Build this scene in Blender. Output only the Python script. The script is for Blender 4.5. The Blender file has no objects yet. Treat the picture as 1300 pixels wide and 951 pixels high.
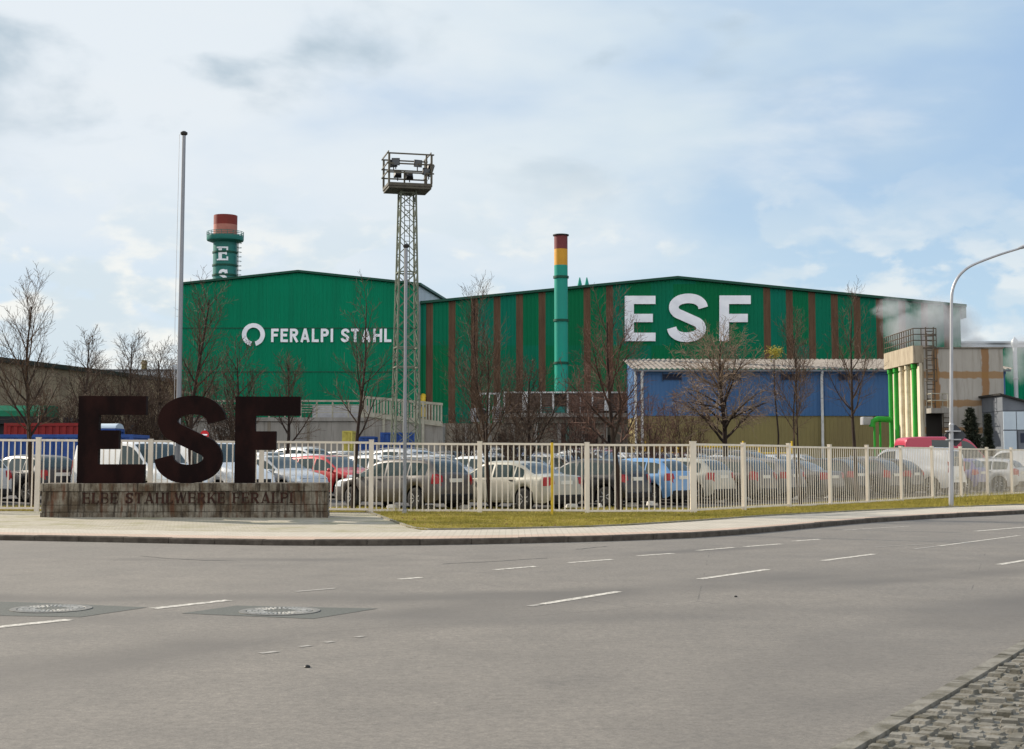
import bpy, math, random
from mathutils import Vector, Matrix
R = math.radians
SC = bpy.context.scene
COL = SC.collection

# ------------------------------------------------------------------ camera
F = 1820.0                      # focal length in photograph pixels (1300 wide)
CAMZ = 1.62
PITCH = math.atan(152.5 / F)
cam_d = bpy.data.cameras.new('camera')
cam = bpy.data.objects.new('camera', cam_d)
COL.objects.link(cam)
cam.location = (0, 0, CAMZ)
cam.rotation_euler = (math.pi / 2 + PITCH, 0, 0)
cam_d.sensor_width = 36.0
cam_d.lens = 36.0 * F / 1300.0
cam_d.shift_y = -45.0 / 1300.0
cam_d.clip_start = 0.1
cam_d.clip_end = 9000
SC.camera = cam

# ------------------------------------------------------------------ sun, sky, exposure
SUN = Vector((-0.86, 0.50, 0.0)).normalized()
SUN_EL = R(27)
SUNV = Vector((SUN.x * math.cos(SUN_EL), SUN.y * math.cos(SUN_EL), math.sin(SUN_EL)))
sun_d = bpy.data.lights.new('sun', 'SUN')
sun_d.energy = 5.0
sun_d.angle = R(0.6)
sun_d.color = (1.0, 0.90, 0.76)
sun = bpy.data.objects.new('sun', sun_d)
COL.objects.link(sun)
sun.location = (-40, 30, 60)
sun.rotation_euler = SUNV.to_track_quat('Z', 'Y').to_euler()

W = bpy.data.worlds.new('World')
SC.world = W
W.use_nodes = True
wn, wl = W.node_tree.nodes, W.node_tree.links
wn.clear()
def wnode(t, **kw):
    n = wn.new(t)
    for k, v in kw.items(): setattr(n, k, v)
    return n
def wmath(op, a, b=None, clamp=False):
    n = wnode('ShaderNodeMath', operation=op); n.use_clamp = clamp
    for i, v in enumerate((a, b)):
        if v is None: continue
        if isinstance(v, (int, float)): n.inputs[i].default_value = v
        else: wl.new(v, n.inputs[i])
    return n.outputs[0]
def wramp(fac, p0, p1):
    n = wnode('ShaderNodeMapRange', interpolation_type='SMOOTHSTEP')
    wl.new(fac, n.inputs[0]); n.inputs[1].default_value = p0; n.inputs[2].default_value = p1
    return n.outputs[0]
def wnoise(vec, scale, detail, rough, stretch, dist=0.0, off=(0, 0, 0)):
    m = wnode('ShaderNodeMapping'); wl.new(vec, m.inputs[0])
    m.inputs['Scale'].default_value = stretch; m.inputs['Location'].default_value = off
    n = wnode('ShaderNodeTexNoise'); wl.new(m.outputs[0], n.inputs['Vector'])
    n.inputs['Scale'].default_value = scale; n.inputs['Detail'].default_value = detail
    n.inputs['Roughness'].default_value = rough; n.inputs['Distortion'].default_value = dist
    return n.outputs[0]
def wmix(fac, a, b):
    n = wnode('ShaderNodeMix', data_type='RGBA')
    if isinstance(fac, (int, float)): n.inputs[0].default_value = fac
    else: wl.new(fac, n.inputs[0])
    for i, v in ((6, a), (7, b)):
        if isinstance(v, tuple): n.inputs[i].default_value = (*v, 1)
        else: wl.new(v, n.inputs[i])
    return n.outputs[2]
sky = wnode('ShaderNodeTexSky', sky_type='NISHITA', sun_disc=False)
sky.sun_elevation = SUN_EL
sky.sun_rotation = math.atan2(SUN.x, SUN.y)
sky.altitude = 100; sky.air_density = 1.0; sky.dust_density = 0.6; sky.ozone_density = 2.0
tc = wnode('ShaderNodeTexCoord')
D = tc.outputs['Generated']
sep = wnode('ShaderNodeSeparateXYZ'); wl.new(D, sep.inputs[0])
dx, dy, dz = sep.outputs
# thin high veil, thicker towards the sun
dot = wnode('ShaderNodeVectorMath', operation='DOT_PRODUCT'); wl.new(D, dot.inputs[0]); dot.inputs[1].default_value = SUN
sunny = wramp(dot.outputs['Value'], 0.10, 0.72)
veil_n = wnoise(D, 3.6, 5, 0.5, (1.0, 1.0, 2.4), 0.15, (3.1, 0.4, 1.7))
veil = wmath('MULTIPLY', wramp(wmath('ADD', veil_n, wmath('MULTIPLY', sunny, 0.46)), 0.50, 0.92), 0.97)
veil = wmath('MULTIPLY', veil, wmath('ADD', 0.22, wmath('MULTIPLY', wramp(dz, 0.05, 0.20), 0.78)))
veil_c = wmix(sunny, (7.1, 8.5, 9.2), (9.0, 9.65, 10.2))
# soft streaks of high cloud
st_n = wnoise(D, 7.0, 6, 0.52, (1.0, 1.0, 3.0), 0.25, (0.3, 2.2, 5.1))
streak = wmath('MULTIPLY', wramp(wmath('ADD', st_n, wmath('MULTIPLY', sunny, 0.10)), 0.52, 0.80), 0.65)
# grey undersides higher up
gr_n = wnoise(D, 6.0, 6, 0.5, (1.0, 1.0, 2.2), 0.3, (7.4, 1.2, 0.6))
grey = wmath('MULTIPLY', wmath('MULTIPLY', wramp(gr_n, 0.54, 0.70), wramp(dz, 0.15, 0.25)), wramp(sunny, 0.10, 0.5))
# low heaped clouds along the horizon
cu_n = wnoise(D, 15.0, 8, 0.52, (1.0, 1.0, 1.8), 0.15, (1.9, 0.7, 2.35))
band = wmath('MULTIPLY', wramp(dz, -0.02, 0.04), wmath('SUBTRACT', 1.0, wramp(dz, 0.10, 0.22)))
cum = wmath('MULTIPLY', wmath('ADD', 0.62, wmath('MULTIPLY', sunny, 0.38)), wramp(wmath('ADD', cu_n, wmath('MULTIPLY', sunny, 0.05)), 0.49, 0.58))
cum = wmath('MULTIPLY', cum, band)
cu_sh = wnoise(D, 22.0, 6, 0.5, (1.0, 1.0, 2.2), 0.15, (5.2, 3.3, 1.1))
lowmix = wmix(wramp(dz, 0.03, 0.26), (6.4, 8.6, 10.3), (4.75, 6.75, 9.4))
c = wmix(0.85, sky.outputs[0], lowmix)
c = wmix(veil, c, veil_c)
c = wmix(streak, c, (9.0, 9.6, 10.1))
c = wmix(grey, c, (5.1, 6.3, 7.3))
c = wmix(cum, c, wmix(wramp(cu_sh, 0.42, 0.62), (7.6, 8.7, 9.4), (10.3, 10.4, 10.0)))
# bright clouds added behind the camera, unseen, as fill light for shaded fronts
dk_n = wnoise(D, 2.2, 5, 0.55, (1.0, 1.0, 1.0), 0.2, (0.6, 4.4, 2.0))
fill_clouds = wmath('MULTIPLY', wmath('MULTIPLY', wramp(dk_n, 0.30, 0.55), wramp(dz, 0.02, 0.20)), wramp(wmath('MULTIPLY', dy, -1.0), 0.0, 0.45))
c = wmix(fill_clouds, c, (17.0, 17.0, 17.2))
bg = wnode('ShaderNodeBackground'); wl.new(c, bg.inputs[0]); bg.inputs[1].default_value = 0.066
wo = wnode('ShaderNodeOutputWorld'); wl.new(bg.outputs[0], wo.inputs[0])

SC.view_settings.view_transform = 'Standard'
SC.view_settings.look = 'None'
SC.view_settings.exposure = 0.45
SC.view_settings.gamma = 1.0
SC.render.engine = 'CYCLES'
SC.cycles.use_denoising = True
SC.cycles.max_bounces = 6
SC.cycles.transparent_max_bounces = 12
SC.cycles.volume_step_rate = 2.0

# ------------------------------------------------------------------ pixel -> place helpers (used while laying the place out)
CP, SP = math.cos(PITCH), math.sin(PITCH)
def ray(px, py):
    u, v = px - 650.0, 430.5 - py
    return Vector((u, F * CP - v * SP, F * SP + v * CP))
def P(px, py, Y):
    r = ray(px, py); t = Y / r.y
    return Vector((r.x * t, Y, CAMZ + r.z * t))
def G(px, py, z=0.0):
    r = ray(px, py); t = (z - CAMZ) / r.z
    return Vector((r.x * t, r.y * t, z))
def XP(px, Y, py=583.0): return P(px, py, Y).x
def ZP(py, Y): return P(650, py, Y).z

# ------------------------------------------------------------------ mesh builder
class MB:
    def __init__(s): s.v = []; s.f = []; s.m = []; s.cur = 0
    def face(s, idx): s.f.append(tuple(idx)); s.m.append(s.cur)
    def vert(s, p): s.v.append((p[0], p[1], p[2])); return len(s.v) - 1
    def poly(s, pts): s.face([s.vert(p) for p in pts])
    def hexa(s, b, t):
        i = [s.vert(p) for p in b] + [s.vert(p) for p in t]
        n = len(b)
        s.face(i[:n][::-1]); s.face(i[n:])
        for k in range(n): s.face((i[k], i[(k + 1) % n], i[n + (k + 1) % n], i[n + k]))
    def box(s, x0, y0, z0, x1, y1, z1):
        s.hexa([(x0, y0, z0), (x1, y0, z0), (x1, y1, z0), (x0, y1, z0)], [(x0, y0, z1), (x1, y0, z1), (x1, y1, z1), (x0, y1, z1)])
    def obox(s, c, hx, hy, hz, M=None):
        M = M or Matrix.Identity(3); c = Vector(c)
        q = [c + M @ Vector((sx * hx, sy * hy, sz * hz)) for sz in (-1, 1) for sx, sy in ((-1, -1), (1, -1), (1, 1), (-1, 1))]
        s.hexa(q[:4], q[4:])
    def bbox(s, x0, y0, z0, x1, y1, z1, b):      # box with a chamfered top and vertical edges
        def ring(i, z): return [(x0 + i + b, y0 + i, z), (x1 - i - b, y0 + i, z), (x1 - i, y0 + i + b, z), (x1 - i, y1 - i - b, z), (x1 - i - b, y1 - i, z), (x0 + i + b, y1 - i, z), (x0 + i, y1 - i - b, z), (x0 + i, y0 + i + b, z)]
        rs = [ring(0, z0), ring(0, z1 - b), ring(b, z1)]
        s.loft(rs, True, True)
    def loft(s, rings, cap0=False, cap1=False, closed=True):
        ix = [[s.vert(p) for p in r] for r in rings]
        n = len(rings[0])
        for a, b in zip(ix, ix[1:]):
            for k in range(n if closed else n - 1):
                s.face((a[k], a[(k + 1) % n], b[(k + 1) % n], b[k]))
        if cap0: s.face(ix[0][::-1])
        if cap1: s.face(ix[-1])
    def tube(s, pts, rad, n=6, caps=True):
        pts = [Vector(p) for p in pts]
        if not hasattr(rad, '__len__'): rad = [rad] * len(pts)
        rings = []; up = None
        for i, p in enumerate(pts):
            d = (pts[min(i + 1, len(pts) - 1)] - pts[max(i - 1, 0)])
            if d.length < 1e-9: d = Vector((0, 0, 1))
            d.normalize()
            if up is None:
                up = Vector((0, 0, 1)) if abs(d.z) < 0.9 else Vector((1, 0, 0))
            a = (up - d * up.dot(d))
            if a.length < 1e-5: a = d.orthogonal()
            a.normalize(); up = a
            b = d.cross(a)
            rings.append([p + (a * math.cos(2 * math.pi * k / n) + b * math.sin(2 * math.pi * k / n)) * rad[i] for k in range(n)])
        s.loft(rings, caps, caps)
    def bar(s, p, q, w, h=None):                 # square bar between two points
        p, q = Vector(p), Vector(q); d = (q - p); L = d.length; d.normalize()
        up = Vector((0, 0, 1)) if abs(d.z) < 0.95 else Vector((0, 1, 0))
        x = d.cross(up).normalized(); z = x.cross(d)
        h = h or w
        o = [x * (sx * w / 2) + z * (sz * h / 2) for sx, sz in ((-1, -1), (1, -1), (1, 1), (-1, 1))]
        s.hexa([p + k for k in o], [q + k for k in o])
    def lathe(s, prof, n=24, c=(0, 0, 0), axis='z', cap0=True, cap1=True):
        rings = []
        for r, h in prof:
            ring = []
            for k in range(n):
                a = 2 * math.pi * k / n
                if axis == 'z': p = (c[0] + r * math.cos(a), c[1] + r * math.sin(a), c[2] + h)
                elif axis == 'y': p = (c[0] + r * math.cos(a), c[1] + h, c[2] - r * math.sin(a))
                else: p = (c[0] + h, c[1] + r * math.cos(a), c[2] + r * math.sin(a))
                ring.append(p)
            rings.append(ring)
        s.loft(rings, cap0, cap1)
    def prism(s, pts2, d0, d1, f):               # outline (u,v) extruded between depths, f(u,v,d)->point
        s.hexa([f(u, v, d0) for u, v in pts2], [f(u, v, d1) for u, v in pts2])
    def ribbon(s, pts2, w, d0, d1, f):           # thick stroke along a 2D path
        n = len(pts2); L = []; Rr = []
        ws = w if hasattr(w, '__len__') else [w] * n
        for i in range(n):
            a = pts2[max(i - 1, 0)]; b = pts2[min(i + 1, n - 1)]
            tx, ty = b[0] - a[0], b[1] - a[1]; l = math.hypot(tx, ty) or 1
            nx, ny = -ty / l, tx / l
            k = 1.0
            if 0 < i < n - 1:
                e = pts2[i]; l1 = math.hypot(e[0] - a[0], e[1] - a[1]) or 1
                c1 = ((e[0] - a[0]) * tx + (e[1] - a[1]) * ty) / (l1 * l)
                k = 1 / max(0.5, c1)
            hw = ws[i] / 2 * k
            L.append((pts2[i][0] + nx * hw, pts2[i][1] + ny * hw)); Rr.append((pts2[i][0] - nx * hw, pts2[i][1] - ny * hw))
        rings = [[f(*Rr[i], d0), f(*Rr[i], d1), f(*L[i], d1), f(*L[i], d0)] for i in range(n)]
        s.loft(rings, True, True)
    def build(s, name, mats, parent=None, smooth=None, org=None):
        """one mesh object; with a parent and org the world coordinates are taken relative to org"""
        me = bpy.data.meshes.new(name)
        v = s.v
        if org is not None: v = [(a[0] - org[0], a[1] - org[1], a[2] - org[2]) for a in v]
        me.from_pydata(v, [], s.f)
        mats = mats if isinstance(mats, (list, tuple)) else [mats]
        for m in mats: me.materials.append(m)
        if len(mats) > 1: me.polygons.foreach_set('material_index', s.m)
        if smooth is not None:
            me.polygons.foreach_set('use_smooth', [True] * len(me.polygons))
            if smooth < 180: me.set_sharp_from_angle(angle=R(smooth))
        me.validate(); me.update()
        o = bpy.data.objects.new(name, me)
        COL.objects.link(o)
        if parent is not None: o.parent = parent
        elif org is not None: o.location = org
        return o

def fixn(o):
    """make face normals point outwards"""
    import bmesh
    bm = bmesh.new(); bm.from_mesh(o.data); bmesh.ops.recalc_face_normals(bm, faces=bm.faces); bm.to_mesh(o.data); bm.free(); return o
def tag(o, label, cat, group=None):
    o['label'] = label; o['category'] = cat
    if group: o['group'] = group
    return o
def thing(name, label, cat, loc=(0, 0, 0), rotz=0.0, group=None):
    o = bpy.data.objects.new(name, None); COL.objects.link(o)
    o.location = loc; o.rotation_euler = (0, 0, rotz); o.empty_display_size = 0.3
    return tag(o, label, cat, group)
def struct(o, kind='structure'):
    o['kind'] = kind; return o
def copy_tree(o, parent=None):
    c = o.copy(); COL.objects.link(c)
    if parent: c.parent = parent
    for ch in list(o.children): copy_tree(ch, c)
    return c
def smooth01(x): x = max(0.0, min(1.0, x)); return x * x * (3 - 2 * x)

# ------------------------------------------------------------------ materials
class NT:
    def __init__(s, m): s.n = m.node_tree.nodes; s.l = m.node_tree.links
    def add(s, t, **kw):
        x = s.n.new(t)
        for k, v in kw.items(): setattr(x, k, v)
        return x
    def put(s, v, inp):
        if isinstance(v, bpy.types.NodeSocket): s.l.new(v, inp)
        elif isinstance(v, tuple) and len(v) == 3 and inp.type == 'RGBA': inp.default_value = (*v, 1)
        else: inp.default_value = v
    def coord(s, scale=(1, 1, 1), loc=(0, 0, 0), rot=0.0, src='Object'):
        t = s.add('ShaderNodeTexCoord'); m = s.add('ShaderNodeMapping')
        s.l.new(t.outputs[src], m.inputs[0]); m.inputs['Scale'].default_value = scale; m.inputs['Location'].default_value = loc
        m.inputs['Rotation'].default_value = (0, 0, rot)
        return m.outputs[0]
    def noise(s, vec, scale, detail=4, rough=0.55, dist=0.0):
        n = s.add('ShaderNodeTexNoise'); s.l.new(vec, n.inputs['Vector'])
        n.inputs['Scale'].default_value = scale; n.inputs['Detail'].default_value = detail; n.inputs['Roughness'].default_value = rough; n.inputs['Distortion'].default_value = dist
        return n.outputs[0]
    def math(s, op, a, b=0.0, c=None, clamp=False):
        n = s.add('ShaderNodeMath', operation=op); n.use_clamp = clamp
        s.put(a, n.inputs[0]); s.put(b, n.inputs[1])
        if c is not None: s.put(c, n.inputs[2])
        return n.outputs[0]
    def ramp(s, v, a, b, lo=0.0, hi=1.0):
        n = s.add('ShaderNodeMapRange'); s.put(v, n.inputs[0])
        for i, k in ((1, a), (2, b), (3, lo), (4, hi)): n.inputs[i].default_value = k
        return n.outputs[0]
    def mix(s, f, a, b, blend='MIX'):
        n = s.add('ShaderNodeMix', data_type='RGBA', blend_type=blend)
        s.put(f, n.inputs[0]); s.put(a, n.inputs[6]); s.put(b, n.inputs[7])
        return n.outputs[2]
    def bump(s, h, strength=0.3, dist=0.02):
        n = s.add('ShaderNodeBump'); s.put(h, n.inputs['Height']); n.inputs['Strength'].default_value = strength; n.inputs['Distance'].default_value = dist
        return n.outputs[0]
    def xyz(s, vec):
        n = s.add('ShaderNodeSeparateXYZ'); s.l.new(vec, n.inputs[0]); return n.outputs
    def out(s, col, rough=0.6, metal=0.0, normal=None, coat=0.0, spec=0.5):
        b = s.add('ShaderNodeBsdfPrincipled'); o = s.add('ShaderNodeOutputMaterial')
        s.put(col, b.inputs['Base Color']); s.put(rough, b.inputs['Roughness']); s.put(metal, b.inputs['Metallic'])
        b.inputs['Coat Weight'].default_value = coat; b.inputs['Coat Roughness'].default_value = 0.06
        b.inputs['Specular IOR Level'].default_value = spec
        if normal is not None: s.l.new(normal, b.inputs['Normal'])
        s.l.new(b.outputs[0], o.inputs[0]); return b
def newmat(name):
    m = bpy.data.materials.new(name); m.use_nodes = True; m.node_tree.nodes.clear(); return m, NT(m)
def mat(name, col, rough=0.6, metal=0.0, col2=None, scale=3.0, lo=0.4, hi=0.65, stretch=(1, 1, 1), bump=0.0, bscale=20.0, coat=0.0, spec=0.25):
    m, t = newmat(name)
    v = t.coord(stretch)
    c = col
    if col2 is not None: c = t.mix(t.ramp(t.noise(v, scale, 6, 0.6), lo, hi), col, col2)
    nb = t.bump(t.noise(t.coord(), bscale, 4), bump, 0.02) if bump else None
    t.out(c, rough, metal, nb, coat, spec)
    return m
M = {}
# asphalt: aged, light, with seams, tyre arcs and mottling
m, t = newmat('asphalt')
v = t.coord()
big = t.noise(v, 0.16, 5, 0.6, 0.6); mid = t.noise(v, 1.3, 5, 0.6); fine = t.noise(v, 42.0, 4, 0.75); coarse = t.noise(v, 13.0, 4, 0.7); grit = t.noise(v, 160.0, 2, 0.7)
c = t.mix(t.ramp(big, 0.35, 0.68), (0.228, 0.204, 0.174), (0.292, 0.260, 0.220))
c = t.mix(t.ramp(mid, 0.35, 0.75, 0.0, 0.45), c, (0.118, 0.108, 0.096))
c = t.mix(t.ramp(fine, 0.30, 0.75), c, t.mix(0.75, c, (0.06, 0.056, 0.052)))
c = t.mix(t.ramp(coarse, 0.34, 0.70, 0.0, 0.60), c, (0.075, 0.069, 0.062))
c = t.mix(t.ramp(grit, 0.55, 0.80, 0.0, 0.75), c, (0.36, 0.34, 0.30))
def arc(cx, cy, r0, w, per, mk0, mk1):
    s = t.add('ShaderNodeVectorMath', operation='DISTANCE'); t.l.new(t.coord((1, 1, 0)), s.inputs[0]); s.inputs[1].default_value = (cx, cy, 0)
    wob = t.math('ADD', s.outputs['Value'], t.math('MULTIPLY', t.noise(v, 0.35, 2), 0.7))
    d = t.math('ABSOLUTE', t.math('SUBTRACT', wob, r0))
    return t.math('MULTIPLY', t.ramp(d, w, w * 0.25), t.ramp(t.noise(v, 0.22, 3), mk0, mk1))
for a in ((-4.0, 34.0, 17.5, 0.7, 0, 0.35, 0.6), (-3.0, 35.5, 21.2, 0.9, 0, 0.40, 0.62), (22.0, 2.0, 19.5, 0.8, 0, 0.35, 0.6), (23.5, 1.5, 23.4, 1.0, 0, 0.38, 0.62), (-4.0, 36.0, 13.0, 0.5, 0, 0.4, 0.6), (26, -6, 34.5, 1.0, 0, .35, .6)):
    c = t.mix(t.math('MULTIPLY', arc(*a), 0.9), c, (0.105, 0.096, 0.086))
c = t.mix(t.ramp(t.noise(v, 0.75, 6, 0.65, 0.4), 0.58, 0.74, 0.0, 0.40), c, (0.085, 0.079, 0.073))
# fine cracks
vo = t.add('ShaderNodeTexVoronoi', feature='DISTANCE_TO_EDGE'); t.l.new(t.coord((0.16, 0.10, 1), rot=0.5), vo.inputs['Vector']); vo.inputs['Scale'].default_value = 1.0
crk = t.math('MULTIPLY', t.ramp(vo.outputs['Distance'], 0.0016, 0.0004), t.ramp(t.noise(v, 0.5, 3), 0.52, 0.6))
c = t.mix(t.math('MULTIPLY', crk, 0.7), c, (0.07, 0.065, 0.06))
t.out(c, t.ramp(big, 0.3, 0.7, 0.78, 0.92), 0, t.bump(fine, 0.25, 0.01), 0, 0.3)
M['asphalt'] = m
M['patch'] = mat('dark_asphalt_patch', (0.080, 0.084, 0.076), 0.9, 0, (0.115, 0.118, 0.106), 30, 0.35, 0.7, bump=0.3, bscale=60)
M['lot'] = mat('lot_asphalt', (0.055, 0.052, 0.05), 0.9, 0, (0.095, 0.088, 0.08), 1.2, bump=0.2, bscale=50)
M['terrain'] = mat('terrain_soil', (0.10, 0.09, 0.06), 1.0, 0, (0.16, 0.14, 0.09), 0.3)
# road paint, worn
m, t = newmat('road_paint')
v = t.coord()
t.out(t.mix(t.ramp(t.noise(v, 14, 6, 0.7), 0.44, 0.60), (0.56, 0.53, 0.47), (0.24, 0.222, 0.20)), 0.8, 0, None, 0, .1)
M['paint'] = m
m, t = newmat('road_paint_faint')
t.out(t.mix(t.ramp(t.noise(t.coord(), 18, 6, 0.7), 0.40, 0.60), (0.30, 0.28, 0.25), (0.21, 0.195, 0.175)), 0.85)
M['paint_faint'] = m
# pavers
def pavers(name, c1, c2, mort, sc, rot, moss=None):
    m, t = newmat(name)
    v = t.coord(rot=rot)
    b = t.add('ShaderNodeTexBrick'); t.l.new(v, b.inputs['Vector'])
    b.inputs['Color1'].default_value = (*c1, 1); b.inputs['Color2'].default_value = (*c2, 1); b.inputs['Mortar'].default_value = (*mort, 1)
    b.inputs['Scale'].default_value = sc; b.inputs['Mortar Size'].default_value = 0.014; b.inputs['Bias'].default_value = 0.0
    b.inputs['Brick Width'].default_value = 0.42; b.inputs['Row Height'].default_value = 0.21
    c = t.mix(t.ramp(t.noise(t.coord(), 1.1, 5, 0.65), 0.38, 0.7, 0.0, 0.55), b.outputs[0], (c1[0] * 0.62, c1[1] * 0.62, c1[2] * 0.58))
    if moss: c = t.mix(t.ramp(t.noise(t.coord(), 0.9, 6, 0.7), 0.50, 0.64, 0.0, 0.75), c, moss)
    t.out(c, 0.9, 0, t.bump(b.outputs['Fac'], -0.5, 0.01))
    return m
M['pavers'] = pavers('grey_pavers', (0.41, 0.365, 0.28), (0.32, 0.285, 0.215), (0.13, 0.115, 0.085), 1.6, 0.1, (0.20, 0.185, 0.085))
M['pavers_pink'] = pavers('pink_pavers', (0.48, 0.355, 0.275), (0.40, 0.295, 0.225), (0.19, 0.15, 0.11), 1.6, 0.0)
M['pavers_light'] = pavers('light_pavers', (0.47, 0.42, 0.345), (0.40, 0.36, 0.295), (0.19, 0.17, 0.135), 1.6, 0.0)
M['kerb'] = mat('kerb_stone', (0.060, 0.049, 0.038), 0.9, 0, (0.105, 0.088, 0.07), 5, bump=0.3, bscale=40)
M['edging'] = mat('edging_stone', (0.25, 0.225, 0.18), 0.9, 0, (0.16, 0.15, 0.10), 6)
M['soil'] = mat('verge_soil', (0.25, 0.20, 0.05), 1.0, 0, (0.17, 0.135, 0.035), 2.2, 0.4, 0.62, bump=0.5, bscale=25, spec=.05)
m, t = newmat('grass_blade')
t.out(t.mix(t.ramp(t.noise(t.coord(), 0.9, 6, 0.7), 0.36, 0.66), (0.42, 0.34, 0.085), (0.22, 0.20, 0.035)), 0.8, 0, None, 0, 0.05)
M['grass'] = m
M['leaf_litter'] = mat('dead_leaf', (0.12, 0.06, 0.025), 0.8)
# concrete with streaks
def concrete(name, c1, c2, c3, vs=(1, 1, 0.25), sc=1.2, joints=None, rust=None, heavy=0):
    m, t = newmat(name)
    a = t.noise(t.coord(vs), sc, 7, 0.65); b = t.noise(t.coord((3, 3, 0.22)), sc * 1.6, 5, 0.6); g = t.noise(t.coord(), 26, 4, 0.6)
    c = t.mix(t.ramp(a, 0.42 if heavy else 0.36, 0.58 if heavy else 0.66), c1, c2)
    c = t.mix(t.ramp(b, 0.48 if heavy else 0.52, 0.62 if heavy else 0.70, 0, 0.85 if heavy else 0.75), c, c3)
    c = t.mix(t.ramp(g, 0.3, 0.8, 0, 0.3), c, c3)
    if rust: c = t.mix(t.ramp(t.noise(t.coord((2.2, 2.2, 0.35)), 2.6, 5, 0.6), 0.54, 0.66, 0, 0.85), c, rust)
    if joints:
        for ax, ps, wd, jc, k in joints:
            x = t.xyz(t.coord())[ax]
            for p in ps:
                d = t.math('ABSOLUTE', t.math('SUBTRACT', t.math('ADD', x, t.ramp(t.noise(t.coord(), 1.6, 4), 0.2, 0.8, -wd * 0.25, wd * 0.25)), p))
                c = t.mix(t.math('MULTIPLY', t.ramp(d, wd * 0.55, wd * 0.40), k), c, jc)
    t.out(c, 0.92, 0, t.bump(g, 0.25, 0.02), 0, 0.3)
    return m
M['concrete'] = concrete('grey_concrete', (0.30, 0.28, 0.25), (0.23, 0.215, 0.19), (0.14, 0.125, 0.105))
M['concrete_dark'] = concrete('stained_concrete', (0.24, 0.21, 0.165), (0.16, 0.135, 0.105), (0.075, 0.058, 0.042))
M['plinth'] = concrete('weathered_plinth_concrete', (0.245, 0.215, 0.165), (0.100, 0.074, 0.047), (0.026, 0.018, 0.012), (1, 1, 0.7), 2.6, None, (0.095, 0.038, 0.018), 1)
M['corten'] = mat('weathered_steel', (0.0080, 0.0036, 0.0034), 0.75, 0.0, (0.019, 0.0070, 0.0058), 1.6, 0.42, 0.62, (1, 1, 0.5), 0.2, 18, spec=0.08)
M['rust_letter'] = mat('rusty_letter', (0.050, 0.020, 0.013), 0.9, 0.0, (0.022, 0.012, 0.009), 8)
M['fence'] = mat('cream_fence_paint', (0.72, 0.64, 0.53), 0.5, 0, (0.58, 0.51, 0.41), 4, 0.45, 0.75, (1, 1, 0.3))
M['galv'] = mat('galvanised_steel', (0.42, 0.42, 0.43), 0.42, 0.55, (0.33, 0.33, 0.34), 6, stretch=(1, 1, .2))
M['alu'] = mat('pole_aluminium', (0.27, 0.275, 0.29), 0.45, 0.5, (0.22, 0.225, 0.24), 5, stretch=(1, 1, .2))
M['dark_cap'] = mat('dark_cap', (0.02, 0.018, 0.016), 0.5)
M['mast_green'] = mat('mast_paint', (0.155, 0.175, 0.125), 0.55, 0.0, (0.105, 0.112, 0.08), 2.5)
M['mast_deck'] = mat('mast_deck_paint', (0.10, 0.09, 0.064), 0.6, 0.0, (0.07, 0.06, 0.045), 3)
M['lamp_black'] = mat('floodlight_housing', (0.018, 0.018, 0.02), 0.5, 0.2)
M['lamp_glass'] = mat('lamp_glass', (0.10, 0.11, 0.12), 0.12, 0, spec=0.8)
M['white'] = mat('white_letter_paint', (0.86, 0.86, 0.89), 0.5, 0, (0.72, 0.73, 0.77), 0.7)
M['white_frame'] = mat('white_frame_paint', (0.66, 0.66, 0.65), 0.5, 0, (0.5, 0.5, 0.48), 3)
M['yellow'] = mat('yellow_paint', (0.62, 0.42, 0.03), 0.5, 0, (0.46, 0.30, 0.03), 4)
M['dull_yellow'] = mat('dull_yellow_paint', (0.52, 0.44, 0.09), 0.6, 0, (0.38, 0.31, 0.07), 2)
M['blue'] = mat('blue_container_paint', (0.022, 0.058, 0.21), 0.6, 0, (0.03, 0.085, 0.27), 3)
M['red_box'] = mat('red_container_paint', (0.23, 0.018, 0.014), 0.55, 0, (0.20, 0.014, 0.012), 1.5)
M['green_tarp'] = mat('green_sheet', (0.008, 0.17, 0.085), 0.5, 0, (0.006, 0.13, 0.06), 1)
M['teal'] = mat('teal_stack_paint', (0.016, 0.27, 0.195), 0.5, 0, (0.026, 0.235, 0.185), 0.5, stretch=(1, 1, .3), spec=.12)
M['teal_dark'] = mat('dark_teal_paint', (0.016, 0.14, 0.115), 0.5, 0, (0.028, 0.17, 0.15), 0.35, stretch=(1, 1, .3))
M['stack_red'] = mat('stack_red_paint', (0.22, 0.030, 0.022), 0.65, 0, (0.17, 0.028, 0.02), 0.5)
M['stack_pink'] = mat('faded_red_paint', (0.42, 0.165, 0.125), 0.7, 0, (0.36, 0.13, 0.10), 0.8)
M['stack_maroon'] = mat('maroon_paint', (0.17, 0.035, 0.035), 0.6, 0, (0.14, 0.03, 0.03), 1)
M['stack_yellow'] = mat('stack_yellow_paint', (0.56, 0.28, 0.025), 0.55, 0, (0.50, 0.24, 0.02), 1)
m, t = newmat('weathered_green_cladding')
a_ = t.noise(t.coord((1, 1, .5)), 0.16, 4); b_ = t.noise(t.coord((1, 1, .05)), 1.1, 6, .65); d_ = t.noise(t.coord((1, 1, .02)), 3.2, 4, .7)
c = t.mix(t.ramp(a_, .35, .65), (0.002, 0.195, 0.098), (0.003, 0.160, 0.080))
c = t.mix(t.ramp(b_, .48, .70, 0, .5), c, (0.004, 0.120, 0.062))
c = t.mix(t.ramp(d_, .56, .74, 0, .35), c, (0.02, 0.21, 0.125))
t.out(c, 0.55, 0, None, 0, 0.06)
M['hall_weathered'] = m
M['hall_green'] = mat('green_sheet_cladding', (0.002, 0.190, 0.094), 0.55, 0, (0.003, 0.165, 0.084), 0.16, stretch=(1, 1, .5), spec=0.06)
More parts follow.
